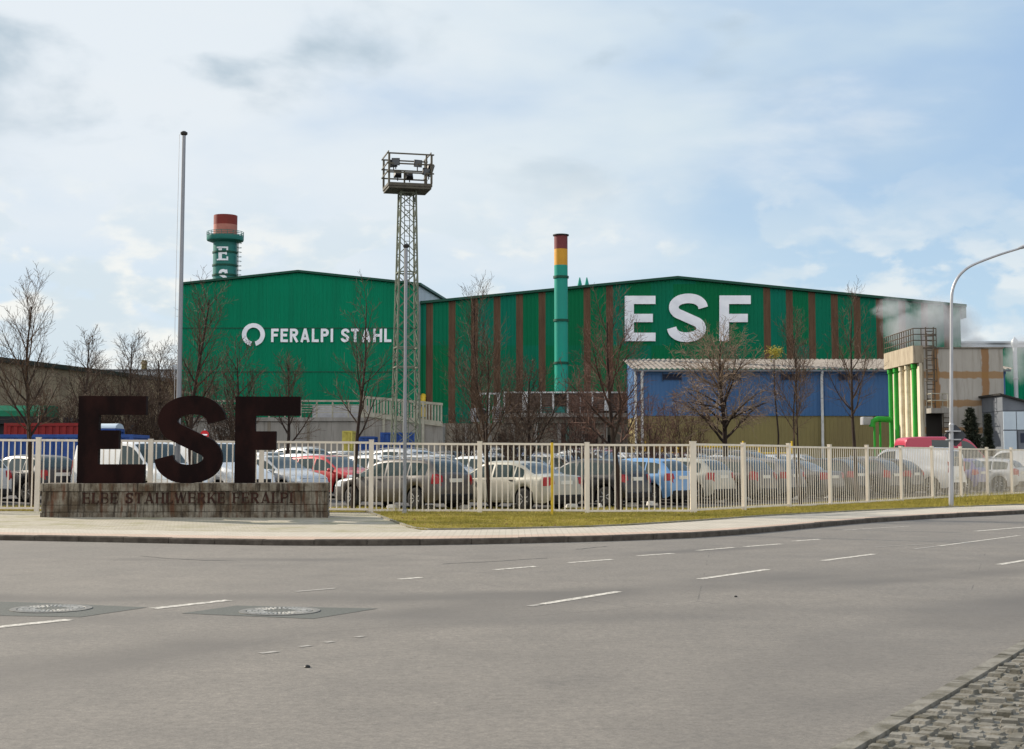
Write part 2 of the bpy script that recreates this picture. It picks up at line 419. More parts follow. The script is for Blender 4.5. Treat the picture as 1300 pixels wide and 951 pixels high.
M['roof_grey'] = mat('grey_roof_sheet', (0.42, 0.45, 0.47), 0.45, 0.15, (0.36, 0.38, 0.40), 0.4)
M['dark_trim'] = mat('dark_green_trim', (0.006, 0.06, 0.035), 0.5)
M['shed_blue'] = mat('blue_sheet_cladding', (0.032, 0.095, 0.22), 0.5, 0, (0.042, 0.115, 0.25), 0.25, stretch=(1, 1, .4), spec=.3)
M['olive'] = mat('olive_sheet_cladding', (0.20, 0.165, 0.062), 0.6, 0, (0.17, 0.135, 0.055), 0.4, stretch=(1, 1, .4), spec=.3)
M['roof_pale'] = mat('pale_corrugated_roof', (0.24, 0.215, 0.19), 0.8, 0, (0.17, 0.15, 0.132), 0.8, spec=.1)
M['louver'] = mat('dark_louver', (0.022, 0.028, 0.05), 0.5)
M['khaki'] = mat('khaki_render', (0.30, 0.235, 0.15), 0.9, 0, (0.21, 0.162, 0.105), 0.3)
M['far_grey'] = mat('far_grey_wall', (0.34, 0.35, 0.36), 0.8, 0, (0.28, 0.29, 0.30), 0.1)
M['brown_panel'] = mat('brown_louver_panel', (0.15, 0.105, 0.085), 0.8, 0, (0.095, 0.065, 0.052), 1.5)
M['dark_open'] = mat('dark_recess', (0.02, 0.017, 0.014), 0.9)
M['steel_grey'] = mat('grey_equipment_paint', (0.34, 0.34, 0.35), 0.5, 0.1, (0.26, 0.26, 0.27), 2)
M['stair_beige'] = mat('beige_steel_paint', (0.36, 0.34, 0.27), 0.6, 0, (0.27, 0.25, 0.19), 2)
M['pipe_green'] = mat('bright_green_pipe_paint', (0.02, 0.30, 0.025), 0.45, 0, (0.02, 0.24, 0.03), 2)
M['pipe_cream'] = mat('cream_pipe_paint', (0.62, 0.55, 0.40), 0.55, 0, (0.50, 0.43, 0.29), 2.5)
M['cream_wall'] = concrete('cream_streaked_wall', (0.62, 0.57, 0.45), (0.56, 0.49, 0.36), (0.38, 0.29, 0.17), (1, 1, .3), 1.5)
M['pale_panel'] = mat('pale_blue_panel', (0.50, 0.57, 0.62), 0.4, 0.1, (0.45, 0.52, 0.58), 1)
M['slate'] = mat('slate_grey_sheet', (0.15, 0.165, 0.185), 0.5, 0.1, (0.12, 0.13, 0.15), 1)
M['bark'] = mat('dark_bark', (0.022, 0.014, 0.011), 0.9, 0, (0.050, 0.033, 0.023), 6, 0.4, 0.7, (1, 1, .3))
M['twig'] = mat('twig_bark', (0.100, 0.062, 0.038), 0.8, 0, (0.036, 0.023, 0.016), 2)
M['twig_pale'] = mat('pale_twig_bark', (0.22, 0.155, 0.10), 0.8, 0, (0.10, 0.066, 0.045), 2)
M['rail_dark'] = mat('rusty_dark_steel', (0.10, 0.078, 0.055), 0.7, 0, (0.06, 0.045, 0.032), 3)
M['sett'] = mat('granite_sett', (0.20, 0.185, 0.155), 0.85, 0, (0.095, 0.085, 0.062), 4.5, 0.40, 0.62, bump=.4, bscale=50)
M['twig_dark'] = mat('dark_twig_bark', (0.080, 0.050, 0.031), 0.85, 0, (0.036, 0.023, 0.016), 2)
M['twig_red'] = mat('reddish_twig_bark', (0.125, 0.064, 0.044), 0.85, 0, (0.06, 0.034, 0.026), 2)
M['needle'] = mat('dark_needle', (0.018, 0.024, 0.014), 0.8, 0, (0.03, 0.034, 0.018), 3)
M['yellow_leaf'] = mat('yellow_leaf', (0.34, 0.27, 0.03), 0.7)
M['sign_grey'] = mat('sign_back_grey', (0.055, 0.058, 0.065), 0.6, 0.2)
M['sign_red'] = mat('sign_red', (0.45, 0.015, 0.02), 0.5)
M['stone_white'] = mat('whitewashed_concrete', (0.70, 0.68, 0.63), 0.8, 0, (0.52, 0.49, 0.43), 8)
M['iron'] = mat('cast_iron', (0.13, 0.125, 0.115), 0.6, 0.2, (0.21, 0.20, 0.18), 8)
M['iron_pale'] = mat('worn_cover_grit', (0.40, 0.39, 0.36), 0.8, 0.0, (0.22, 0.215, 0.20), 9)
# right hall: green and teal sheets with brown stripes
HY = 141.0
SP_X = 28.7 / F * HY
def hall_stripes():
    m, t = newmat('striped_sheet_cladding')
    x, y, z = t.xyz(t.coord())
    X0 = (541 - 497) / F * HY
    u = t.math('DIVIDE', t.math('SUBTRACT', x, X0), SP_X)
    fr = t.math('FRACT', u); fl = t.math('FLOOR', u)
    stripe = t.math('LESS_THAN', fr, 0.305)
    off = t.math('MULTIPLY', t.math('GREATER_THAN', x, (781 - 497) / F * HY), t.math('LESS_THAN', x, (963 - 497) / F * HY))
    stripe = t.math('MULTIPLY', stripe, t.math('SUBTRACT', 1.0, off))
    wn_ = t.add('ShaderNodeTexWhiteNoise', noise_dimensions='2D')
    cb = t.add('ShaderNodeCombineXYZ'); t.l.new(fl, cb.inputs[0]); t.l.new(t.math('FLOOR', t.math('DIVIDE', z, 6.1)), cb.inputs[1]); t.l.new(cb.outputs[0], wn_.inputs['Vector'])
    c = t.mix(t.ramp(wn_.outputs['Value'], 0.25, 1.0), (0.003, 0.140, 0.052), (0.005, 0.155, 0.105))
    c = t.mix(t.ramp(t.noise(t.coord((1, 1, .25)), 0.35, 5), 0.4, 0.7, 0, 0.5), c, (0.005, 0.105, 0.045))
    br = t.mix(t.ramp(t.noise(t.coord((1, 1, .2)), 1.6, 5), 0.35, 0.7), (0.135, 0.078, 0.047), (0.090, 0.052, 0.033))
    t.out(t.mix(stripe, c, br), 0.55, 0, None, 0, 0.06)
    return m
M['hall_striped'] = hall_stripes()
# car materials: paint takes each body's own object colour
m, t = newmat('car_paint')
oi = t.add('ShaderNodeObjectInfo')
b = t.out(oi.outputs['Color'], 0.38, 0.1, None, 0.45)
M['car_paint'] = m
M['car_glass'] = mat('car_window_glass', (0.022, 0.036, 0.034), 0.04, 0.0, spec=0.6, coat=0.0)
M['car_black'] = mat('black_plastic', (0.014, 0.014, 0.015), 0.55)
M['tyre'] = mat('tyre_rubber', (0.016, 0.016, 0.016), 0.8)
M['rim'] = mat('alloy_rim', (0.55, 0.55, 0.56), 0.3, 0.7)
M['tail_red'] = mat('tail_light_lens', (0.30, 0.010, 0.012), 0.2, coat=0.3)
M['head_lens'] = mat('headlight_lens', (0.62, 0.66, 0.68), 0.08, 0.2, coat=0.6)
M['plate'] = mat('number_plate_white', (0.62, 0.62, 0.58), 0.4)
# ================================================================== GROUND
def yfence(x): return 40.3 if x < 5.1 else 40.8 + 1.27 * (x - 5.1)
def gz(x, y):
    rise = 0.012 * max(0.0, min(60.0, y - yfence(x) - 1.0))
    tilt = 0.007 * max(0.0, min(40.0, 2.0 - x)) * smooth01((y - 30) / 8.0)
    return 0.10 + rise + tilt
def GG(px, py):
    z = 0.1
    for _ in range(8):
        p = G(px, py, z); z = gz(p.x, p.y)
    return Vector((p.x, p.y, z))
def pl(tab, x):
    if x <= tab[0][0]: return tab[0][1]
    for (a, b), (c, d) in zip(tab, tab[1:]):
        if x <= c: return b + (d - b) * (x - a) / (c - a)
    return tab[-1][1]
KERB = [(-60, 684.9), (0, 686), (100, 687.8), (330, 692.4), (420, 693), (480, 692.9), (560, 692), (640, 690.5), (720, 688.6), (800, 686.4), (880, 683), (940, 679), (1000, 673.5), (1060, 667.6), (1100, 664), (1200, 657.6), (1300, 652.6)]
EDGE = [(527, 673), (580, 672.6), (650, 671.6), (740, 669.5), (800, 667), (880, 662), (970, 655.4), (1100, 648.6), (1200, 644.4), (1300, 640.8)]
# fence line
FA = Vector((XP(48, 39.4, 600), 39.4)); FB = Vector((XP(880, 40.8, 600), 40.8)); FC = FB + Vector((1, 1.27)).normalized() * 44
def fence_at(px):
    k = (px - 650.0) / F * CP
    A, B = (FA, FB) if px <= 880 else (FB, FC)
    d = B - A                                   # solve (A + s d).x = k * (A + s d).y
    s = (k * A.y - A.x) / (d.x - k * d.y)
    p = A + d * s
    return Vector((p.x, p.y, 0.0))
cols = []
for px in range(-60, 1301, 17):
    k = G(px, pl(KERB, px), 0.0)
    f = fence_at(px); f.z = gz(f.x, f.y)
    if px < 458: e = f.copy()
    elif px < 527: e = GG(px, 647.5 + (673 - 647.5) * (px - 458) / 69.0)
    else: e = GG(px, pl(EDGE, px))
    if e.y > f.y: e = f.copy()
    cols.append((px, k, e, f))
ext = []
for j in range(1, 7):
    o = Vector((-4.0, -0.35, 0)) * j
    k, e, f = (cols[0][i] + o for i in (1, 2, 3))
    for q in (e, f): q.z = gz(q.x, q.y)
    ext.insert(0, (-60 - j * 120, k, e, f))
cols = ext + cols
last = cols[-1]
for j in range(1, 9):
    o = Vector((0.72, 0.72, 0)) * 5 * j
    k, e, f = (last[i] + o for i in (1, 2, 3))
    for q in (e, f): q.z = gz(q.x, q.y)
    cols.append((1300 + j * 40, k, e, f))

mb = MB(); mb.poly([(-3500, -3500, -0.4), (3500, -3500, -0.4), (3500, 4500, -0.4), (-3500, 4500, -0.4)])
struct(mb.build('terrain', M['terrain']))
mb = MB()
for i in range(-6, 8):
    for j in range(-3, 7):
        x, y = i * 14, j * 14
        mb.poly([(x, y, 0), (x + 14, y, 0), (x + 14, y + 14, 0), (x, y + 14, 0)])
struct(mb.build('road', M['asphalt']))
# pavement strips behind the kerb
mb = MB(); KW = 0.16
def lerp3(a, b, t): return a + (b - a) * t
def walk(k, e, dist):
    d = Vector((e.x - k.x, e.y - k.y, 0)); L = d.length; d.normalize()
    p = k + d * min(dist, L)
    return Vector((p.x, p.y, gz(p.x, p.y)))
offs = [KW, 0.75, 1.35, 2.2, 3.0, 4.5, 6.0, 8.0, 10.0, 12.5, 16]
for a, b in zip(cols, cols[1:]):
    for o0, o1 in zip(offs, offs[1:]):
        q = [walk(a[1], a[2], o0), walk(b[1], b[2], o0), walk(b[1], b[2], o1), walk(a[1], a[2], o1)]
        if (q[0] - q[3]).length < 1e-3 and (q[1] - q[2]).length < 1e-3: continue
        mb.cur = 0 if o1 <= 1.35 else (1 if (o1 <= 3.0 or a[0] > 527) else 2)
        if a[0] < 0 and o1 > 3.0: mb.cur = 2
        if (q[0] - q[3]).length < 1e-3: mb.poly([q[0], q[1], q[2]])
        elif (q[1] - q[2]).length < 1e-3: mb.poly([q[0], q[1], q[3]])
        else: mb.poly(q)
struct(mb.build('pavement', [M['pavers_pink'], M['pavers_light'], M['pavers']]))
# kerb stones, one metre each
def resample(pts, step):
    out = [pts[0].copy()]; rest = step
    for a, b in zip(pts, pts[1:]):
        L = (b - a).length; s = 0.0
        while L - s >= rest:
            s += rest; out.append(a + (b - a) * (s / L)); rest = step
        rest -= (L - s)
    return out
mb = MB(); rnd = random.Random(4)
kp = resample([c[1] for c in cols], 1.0)
for a, b in zip(kp, kp[1:]):
    d = (b - a).normalized(); n = Vector((-d.y, d.x, 0)); g = 0.006
    a2, b2 = a + d * g, b - d * g
    h = 0.112 + rnd.uniform(-0.006, 0.006)
    mb.hexa([a2 - Vector((0, 0, .15)), b2 - Vector((0, 0, .15)), b2 + n * KW - Vector((0, 0, .15)), a2 + n * KW - Vector((0, 0, .15))],
            [a2 + Vector((0, 0, h)) + n * .02, b2 + Vector((0, 0, h)) + n * .02, b2 + n * KW + Vector((0, 0, h)), a2 + n * KW + Vector((0, 0, h))])
    mb.hexa([a2 + n * 0.001, b2 + n * 0.001, b2 + n * .02, a2 + n * .02], [a2 + n * 0.001 + Vector((0, 0, h - .02)), b2 + n * .001 + Vector((0, 0, h - .02)), b2 + n * .02 + Vector((0, 0, h - 0.001)), a2 + n * .02 + Vector((0, 0, h - .001))])
struct(mb.build('kerb', M['kerb']))
# edging round the verge
mb = MB()
ed = [c[2] for c in cols if c[0] >= 455]
ed = [GG(458, 647.5)] + ed
ed = resample(ed, 0.8)
for a, b in zip(ed, ed[1:]):
    d = (b - a); d.z = 0; d.normalize(); n = Vector((-d.y, d.x, 0)); a2, b2 = a + d * .004, b - d * .004
    mb.hexa([a2 - Vector((0, 0, .1)), b2 - Vector((0, 0, .1)), b2 + n * .07 - Vector((0, 0, .1)), a2 + n * .07 - Vector((0, 0, .1))], [a2 + Vector((0, 0, .035)), b2 + Vector((0, 0, .035)), b2 + n * .07 + Vector((0, 0, .035)), a2 + n * .07 + Vector((0, 0, .035))])
struct(mb.build('verge_edging', M['edging']))
# verge soil, in front of and a little behind the fence; then the car park
mb = MB(); lot = MB(); areas = []
BACK = [0.0, 1.2, 3.4]
ROWS = [3.4, 6, 10, 18, 28, 42, 60, 90, 140, 240]
def back(c, t):
    f = c[3]; d = Vector((f.x, f.y, 0)).normalized(); p = f + d * t
    return Vector((p.x, p.y, gz(p.x, p.y)))
for a, b in zip(cols, cols[1:]):
    for t0, t1 in zip(BACK, BACK[1:]):
        q = [back(a, t0), back(b, t0), back(b, t1), back(a, t1)]; mb.poly([p + Vector((0, 0, .01)) for p in q]); areas.append((q, 0.45))
    if (b[2] - b[3]).length > 1e-3:
        n = 4
        for i in range(n):
            q = [lerp3(a[2], a[3], i / n), lerp3(b[2], b[3], i / n), lerp3(b[2], b[3], (i + 1) / n), lerp3(a[2], a[3], (i + 1) / n)]
            for p in q: p.z = gz(p.x, p.y)
            mb.poly([p + Vector((0, 0, .01)) for p in q]); areas.append((q, 1.0))
    for t0, t1 in zip(ROWS, ROWS[1:]):
        lot.poly([back(a, t0), back(b, t0), back(b, t1), back(a, t1)])
struct(mb.build('verge', M['soil']))
struct(lot.build('car_park', M['lot']))
# grass blades and dead leaves on the verge
mb = MB(); rnd = random.Random(11)
def blade(p, h, w, m=0):
    a = rnd.uniform(0, 6.283); lean = rnd.uniform(0.1, 0.7) * h; la = rnd.uniform(0, 6.283)
    dx_, dy_ = math.cos(a) * w / 2, math.sin(a) * w / 2
    tip = (p.x + math.cos(la) * lean, p.y + math.sin(la) * lean, p.z + h)
    mb.poly([(p.x - dx_, p.y - dy_, p.z), (p.x + dx_, p.y + dy_, p.z), tip])
for q, den in areas:
    c = (q[0] + q[2]) / 2
    if abs(c.x) > c.y * 0.42: continue
    ar = ((q[1] - q[0]).cross(q[3] - q[0])).length
    for _ in range(int(ar * 900 * den)):
        u, v = rnd.random(), rnd.random()
        p = lerp3(lerp3(q[0], q[1], u), lerp3(q[3], q[2], u), v)
        cl = math.sin(p.x * 2.1 + 1.3 * math.sin(p.y * 1.7)) * math.sin(p.y * 2.9 + p.x) * 0.5 + 0.5
        if rnd.random() > 0.35 + 0.8 * cl: continue
        blade(p, rnd.uniform(0.025, 0.06) * (0.7 + cl), 0.012)
for px, py, s, n in ((1252, 636, 0.9, 900), (1243, 637, 0.6, 400), (1160, 640, 0.5, 250), (935, 654, 0.4, 120), (1207, 643.5, 0.35, 120), (513, 652, 0.3, 80), (701, 655, 0.3, 90), (1295, 633, .8, 300)):
    c = GG(px, py)
    for _ in range(n):
        p = c + Vector((rnd.gauss(0, s), rnd.gauss(0, s * .5), 0)); p.z = gz(p.x, p.y); blade(p, rnd.uniform(0.08, 0.30) * (1.3 if s > .7 else 0.8), 0.014)
struct(tag(mb.build('grass', M['grass']), 'short yellowish winter grass on the verge along the fence', 'grass'), 'stuff')
mb = MB()
for q, den in areas:
    if den < 1: continue
    ar = ((q[1] - q[0]).cross(q[3] - q[0])).length
    for _ in range(int(ar * 5)):
        u, v = rnd.random(), rnd.random(); p = lerp3(lerp3(q[0], q[1], u), lerp3(q[3], q[2], u), v) + Vector((0, 0, .035))
        a = rnd.uniform(0, 6.28); e = Vector((math.cos(a), math.sin(a), rnd.uniform(-.3, .3))) * .035; g = Vector((-e.y, e.x, rnd.uniform(-.01, .02))) * .7
        mb.poly([p - e, p - g, p + e, p + g])
struct(tag(mb.build('leaf_litter', M['leaf_litter']), 'scattered brown dead leaves lying in the verge grass', 'leaves'), 'stuff')

# road markings: straight painted dashes on the asphalt
def dash(mb, p, q, w, z=0.004):
    a, b = G(*p, z), G(*q, z); d = (b - a).normalized(); n = Vector((-d.y, d.x, 0)) * w / 2
    mb.poly([a - n, b - n, b + n, a + n])
mb = MB()
for p, q, w in (((-60, 802), (88, 786.5), .15), ((194, 772.5), (291, 761.8), .14), ((628, 723.3), (681, 718.8), .12), ((722, 714.3), (778, 710), .12), ((810, 705.6), (855, 702.4), .12), ((885, 698.8), (932, 695), .12), ((945, 694), (992, 690.4), .12), ((1007, 687), (1042, 684.4), .12),
                ((888, 735), (975, 722.7), .12), ((1045, 711.7), (1110, 703.3), .12), ((1268, 716.7), (1330, 706.5), .12), ((1238, 674.4), (1345, 665.5), .12), ((688, 766.8), (786, 750.8), .12), ((507, 735.2), (535, 733), .12), ((1190, 693.4), (1294, 679.8), .08), ((1070, 673), (1155, 668), .07)):
    dash(mb, p, q, w)
struct(mb.build('road_marking', M['paint']))
mb = MB()
for p, q, w in (((375, 751), (425, 746.8), .10), ((672, 769.5), (686, 767.2), .10), ((330, 829.3), (352, 826.8), .08), ((380, 821), (394, 819.3), .07), ((412, 815.6), (424, 814), .07), ((452, 808.8), (462, 807.3), .07), ((1110, 694.4), (1185, 690.5), .07), ((1160, 697), (1188, 693.6), .08)):
    dash(mb, p, q, w)
struct(mb.build('worn_road_marking', M['paint_faint']))
# tarred cracks in the asphalt
mb = MB(); rc = random.Random(17)
for pts in ([(731, 697.4), (745, 696), (760, 694.6), (772, 693.4)], [(560, 716), (590, 714.3), (628, 713), (660, 710.6), (700, 708.4)], [(180, 706), (215, 709), (262, 711.5), (300, 712)]):
    q = [G(x, y, .0022) for x, y in pts]; q = resample(q, .18); q = [p + Vector((rc.uniform(-.03, .03), rc.uniform(-.03, .03), 0)) for p in q]
    for a_, b_ in zip(q, q[1:]):
        e = (b_ - a_).normalized(); n_ = Vector((-e.y, e.x, 0)) * rc.uniform(.010, .022); mb.poly([a_ - n_, b_ - n_, b_ + n_, a_ + n_])
struct(mb.build('road_crack', M['dark_cap']))
# asphalt patches round the manholes
mb = MB()
for poly in ([(-60, 762), (60, 765.5), (187, 771), (102, 783.3), (-60, 780.5)], [(230, 778.6), (300, 768.8), (480, 772.4), (397, 785.6)]):
    mb.poly([G(x, y, 0.003) for x, y in reversed(poly)])
struct(mb.build('asphalt_patch', M['patch']))
# kerbed cobble corner at the lower right
mb = MB(); a, b = G(1110, 951, 0), G(1300, 833, 0); d = (b - a).normalized(); n = Vector((d.y, -d.x, 0))
a -= d * 4; rnd = random.Random(8)
mb.hexa([a, a + d * 16, a + d * 16 + n * 6, a + n * 6], [p + Vector((0, 0, .03)) for p in (a, a + d * 16, a + d * 16 + n * 6, a + n * 6)])
i = 0.0
while i < 15.8:
    j = 0.0
    while j < 3.0:
        s, w = rnd.uniform(.09, .13), .115
        c = a + d * (i + w / 2) + n * (j + s / 2 + .01) + Vector((rnd.uniform(-.01, .01), 0, 0))
        x0 = Matrix.Rotation(math.atan2(d.y, d.x) + rnd.uniform(-.22, .22), 3, 'Z')
        h = rnd.uniform(.034, .06)
        r0 = [c + x0 @ Vector((sx * w * .46, sy * s * .46, .02)) for sx, sy in ((-1, -1), (1, -1), (1, 1), (-1, 1))]
        r1 = [c + x0 @ Vector((sx * w * .36, sy * s * .36, h)) for sx, sy in ((-1, -1), (1, -1), (1, 1), (-1, 1))]
        mb.hexa(r0, r1); j += s + .012
    i += .127
for k in range(20):
    q = a + d * (k * .8 + .006) - n * .14; e = d * .788
    z0, z1 = Vector((0, 0, -.02)), Vector((0, 0, .05 + rnd.uniform(-.008, .008)))
    mb.hexa([q + z0, q + e + z0, q + e + n * .135 + z0, q + n * .135 + z0], [q + n * .012 + z1, q + e + n * .012 + z1, q + e + n * .125 + z1, q + n * .125 + z1])
struct(mb.build('cobble_paving', M['sett']))

# manhole covers
def manhole(px, py, label):
    c = G(px, py, 0.004); r = 0.43
    t = thing('manhole_cover', label, 'manhole cover', c, 0.3)
    m1 = MB(); m1.lathe([(r, 0), (r, .007), (r - .07, .008), (r - .075, .004)], 40, cap0=False, cap1=False); m1.build('frame', M['iron'], t)
    m2 = MB(); m2.lathe([(r - .08, .001), (r - .08, .004)], 40, cap0=False)
    m2.build('cover', M['patch'], t)
    m3 = MB()
    for k in range(44):
        an = 2 * math.pi * k / 44
        for r0, r1 in ((.30, .345), (.235, .285), (.17, .22)):
            if r0 < .2 and k % 2: continue
            e = Vector((math.cos(an), math.sin(an), 0)); nn = Vector((-e.y, e.x, 0)) * (.012 if r0 > .2 else .016)
            m3.hexa([e * r0 - nn + Vector((0, 0, .003)), e * r1 - nn + Vector((0, 0, .003)), e * r1 + nn + Vector((0, 0, .003)), e * r0 + nn + Vector((0, 0, .003))], [e * r0 - nn * .7 + Vector((0, 0, .010)), e * r1 - nn * .7 + Vector((0, 0, .010)), e * r1 + nn * .7 + Vector((0, 0, .010)), e * r0 + nn * .7 + Vector((0, 0, .010))])
    m3.build('raised_studs', M['iron_pale'], t)
manhole(355, 776, 'round iron manhole cover in the dark asphalt patch right of the long dash')
manhole(65, 773, 'round iron manhole cover in the dark asphalt patch left of the long dash')
for px, py, s, lab in ((390, 847.5, .026, 'small dark pebble lying on the empty road below the manhole covers'), (934, 758, .022, 'tiny dark pebble lying alone in the middle of the road')):
    c = G(px, py, 0); mb = MB()
    mb.lathe([(s * .7, -.002), (s, s * .25), (s * .8, s * .6), (s * .3, s * .8)], 7)
    o = mb.build('pebble', M['dark_cap'], None, 60); o.location = c; tag(o, lab, 'pebble')

# ================================================================== FENCE
t = thing('bar_fence', 'cream painted steel bar fence running along the car park', 'fence', (FB.x, FB.y, gz(FB.x, FB.y)))
org = t.location
posts = []
sp_ = (FB - FA).length / 6.0
dl = (FB - FA).normalized(); dr = (FC - FB).normalized()
for k in range(-4, 7): posts.append(FA + dl * sp_ * k)
for k in range(1, 15): posts.append(FB + dr * 2.9 * k)
FH = 1.95
rnd = random.Random(3)
for i, p in enumerate(posts):
    d = dl if i <= 10 else dr
    n = Vector((-d.y, d.x)); z = gz(p.x, p.y); w = 0.065 if i != 10 else 0.09
    mb = MB(); hh = FH + .04 + rnd.uniform(-.015, .02)
    c = [p - d * w - n * .05, p + d * w - n * .05, p + d * w + n * .05, p - d * w + n * .05]
    mb.hexa([(q.x, q.y, z - .15) for q in c], [(q.x, q.y, z + hh) for q in c])
    mb.hexa([(q.x, q.y, z + hh + .001) for q in [p + (q - p) * 1.12 for q in c]], [(q.x, q.y, z + hh + .018) for q in [p + (q - p) * 1.08 for q in c]])
    mb.build('fence_post', M['fence'], t, None, org)
for a, b in zip(posts, posts[1:]):
    d = (b - a).normalized(); L = (b - a).length; n = Vector((-d.y, d.x))
    za, zb = gz(a.x, a.y), gz(b.x, b.y); dz0 = rnd.uniform(-.02, .02)
    def pt(s, o, h): q = a + d * s + n * o; return (q.x, q.y, za + (zb - za) * s / L + h + dz0)
    mb = MB()
    for h0, h1 in ((FH - .06, FH), (.045, .10)):
        mb.hexa([pt(.07, -.025, h0), pt(L - .07, -.025, h0), pt(L - .07, .025, h0), pt(.07, .025, h0)], [pt(.07, -.025, h1), pt(L - .07, -.025, h1), pt(L - .07, .025, h1), pt(.07, .025, h1)])
    nb = 18
    for k in range(nb):
        s = .07 + (L - .14) * (k + .5) / nb; w = .0185
        mb.hexa([pt(s - w, -.005, .05), pt(s + w, -.005, .05), pt(s + w, .005, .05), pt(s - w, .005, .05)], [pt(s - w, -.005, FH - .03), pt(s + w, -.005, FH - .03), pt(s + w, .005, FH - .03), pt(s - w, .005, FH - .03)])
    mb.build('fence_panel', M['fence'], t, None, org)

# ================================================================== LETTERS
def catmull(p, k=5):
    out = []
    for i in range(len(p) - 1):
        p0, p1, p2, p3 = p[max(i - 1, 0)], p[i], p[i + 1], p[min(i + 2, len(p) - 1)]
        for j in range(k):
            t = j / k
            out.append(tuple(0.5 * ((2 * p1[a]) + (-p0[a] + p2[a]) * t + (2 * p0[a] - 5 * p1[a] + 4 * p2[a] - p3[a]) * t * t + (-p0[a] + 3 * p1[a] - 3 * p2[a] + p3[a]) * t ** 3) for a in (0, 1)))
    out.append(p[-1]); return out
def s_path(w, h, t, x0=0.0):
    base = [(0.895, .955), (.855, 1.075), (.74, 1.175), (.60, 1.213), (.46, 1.213), (.30, 1.17), (.185, 1.07), (.16, .94), (.225, .82), (.36, .745), (.5, .675)]
    base += [(1 - x, 1.35 - y) for x, y in reversed(base[:-1])]
    # rescale so that the centre line keeps half a stroke inside the box
    xs = lambda x: x0 + t / 2 + (x - .16) / .68 * (w - t)
    ys = lambda y: t / 2 + (y - .137) / 1.076 * (h - t)
    return catmull([(xs(x), ys(y)) for x, y in base])
def bowl(x0, x1, y0, y1, t):                   # D-shaped stroke from (x0,y1) round to (x0,y0)
    r = (y1 - y0 - t) / 2; cy = (y0 + y1) / 2; cx = x1 - t / 2 - r
    pts = [(x0, y1 - t / 2)]
    pts += [(cx + r * math.sin(a), cy + r * math.cos(a)) for a in [math.pi * k / 12 for k in range(13)]]
    pts.append((x0, y0 + t / 2)); return pts
def glyph(ch, t, thin=None, serif=0.0):
    """strokes [(path, width)] and advance, cap height 1; no two strokes share an area unless their depths differ"""
    h = thin or t; S = []
    if ch == ' ': return [], .34
    if ch == 'I': S = [([(t / 2, 0), (t / 2, 1)], t)]; w = t
    if ch in 'EFL':
        w = .62 if ch != 'L' else .58
        S = [([(t / 2, 0), (t / 2, 1)], t)]
        if ch in 'EF': S += [([(t, 1 - h / 2), (w, 1 - h / 2)], h), ([(t, .52), (w * .88, .52)], h)]
        if ch in 'EL': S += [([(t, h / 2), (w, h / 2)], h)]
    if ch == 'T': w = .66; S = [([(w / 2, 0), (w / 2, 1 - h)], t), ([(0, 1 - h / 2), (w, 1 - h / 2)], h)]
    if ch == 'H': w = .72; S = [([(t / 2, 0), (t / 2, 1)], t), ([(w - t / 2, 0), (w - t / 2, 1)], t), ([(t, .5), (w - t, .5)], h)]
    if ch == 'A': w = .80; S = [([(t * .55, 0), (w / 2, 1)], t if not thin else h), ([(w - t * .55, 0), (w / 2, 1)], t), ([(.2, .27), (w - .2, .27)], h * .9)]
    if ch == 'P': w = .66; S = [([(t / 2, 0), (t / 2, 1)], t), (bowl(t, w, .42, 1, h if not thin else (t + h) / 2), h if not thin else (t + h) / 2)]
    if ch == 'R': w = .70; S = [([(t / 2, 0), (t / 2, 1)], t), (bowl(t, w - .03, .42, 1, h if not thin else (t + h) / 2), h if not thin else (t + h) / 2), ([(.34, .44), (w - t * .4, 0)], t)]
    if ch == 'B': w = .66; S = [([(t / 2, 0), (t / 2, 1)], t), (bowl(t, w - .04, .5, 1, h), h), (bowl(t, w, 0, .54, h), h)]
    if ch == 'S': w = .62; S = [(s_path(w, 1, t * .85 if thin else t), t * .85 if thin else t)]
    if ch == 'W': w = 1.02; S = [([(.06, 1), (.29, 0)], t), ([(.29, 0), (.51, 1)], h), ([(.51, 1), (.74, 0)], t), ([(.74, 0), (.96, 1)], h)]
    if ch == 'K': w = .72; S = [([(t / 2, 0), (t / 2, 1)], t), ([(t, .40), (w - .06, 1)], h), ([(.30, .60), (w - .05, 0)], t)]
    if serif:
        q = h * .9
        def foot(x, y, l=serif): S.append(([(x - l, y), (x + l, y)], q))
        if ch in 'ITHPRFBKEL': foot(t / 2 if ch != 'T' else w / 2, q / 2, t / 2 + serif)
        if ch in 'IHPRFBKEL': foot(t / 2, 1 - q / 2, t / 2 + serif)
        if ch == 'H': foot(w - t / 2, q / 2, t / 2 + serif); foot(w - t / 2, 1 - q / 2, t / 2 + serif)
        if ch in 'AKR': foot(w - t * .5, q / 2, t / 2 + serif * .8)
        if ch == 'A': foot(t * .55, q / 2, t / 2 + serif * .8)
        if ch == 'K': foot(w - .1, 1 - q / 2, t / 2 + serif * .6)
        if ch in 'EF': S.append(([(w - q / 2, .74), (w - q / 2, 1)], q)); S.append(([(w * .88 - q / 2, .40), (w * .88 - q / 2, .64)], q * .8))
        if ch in 'EL': S.append(([(w - q / 2, 0), (w - q / 2, .28)], q))
        if ch == 'T': S.append(([(q / 2, .72), (q / 2, 1)], q)); S.append(([(w - q / 2, .72), (w - q / 2, 1)], q))
        if ch == 'W': foot(.06, 1 - q / 2); foot(.51, 1 - q / 2); foot(.96, 1 - q / 2)
        if ch == 'S': S.append(([(w - q / 2, .72), (w - q / 2, .98)], q)); S.append(([(q / 2, .02), (q / 2, .28)], q))
    return S, w
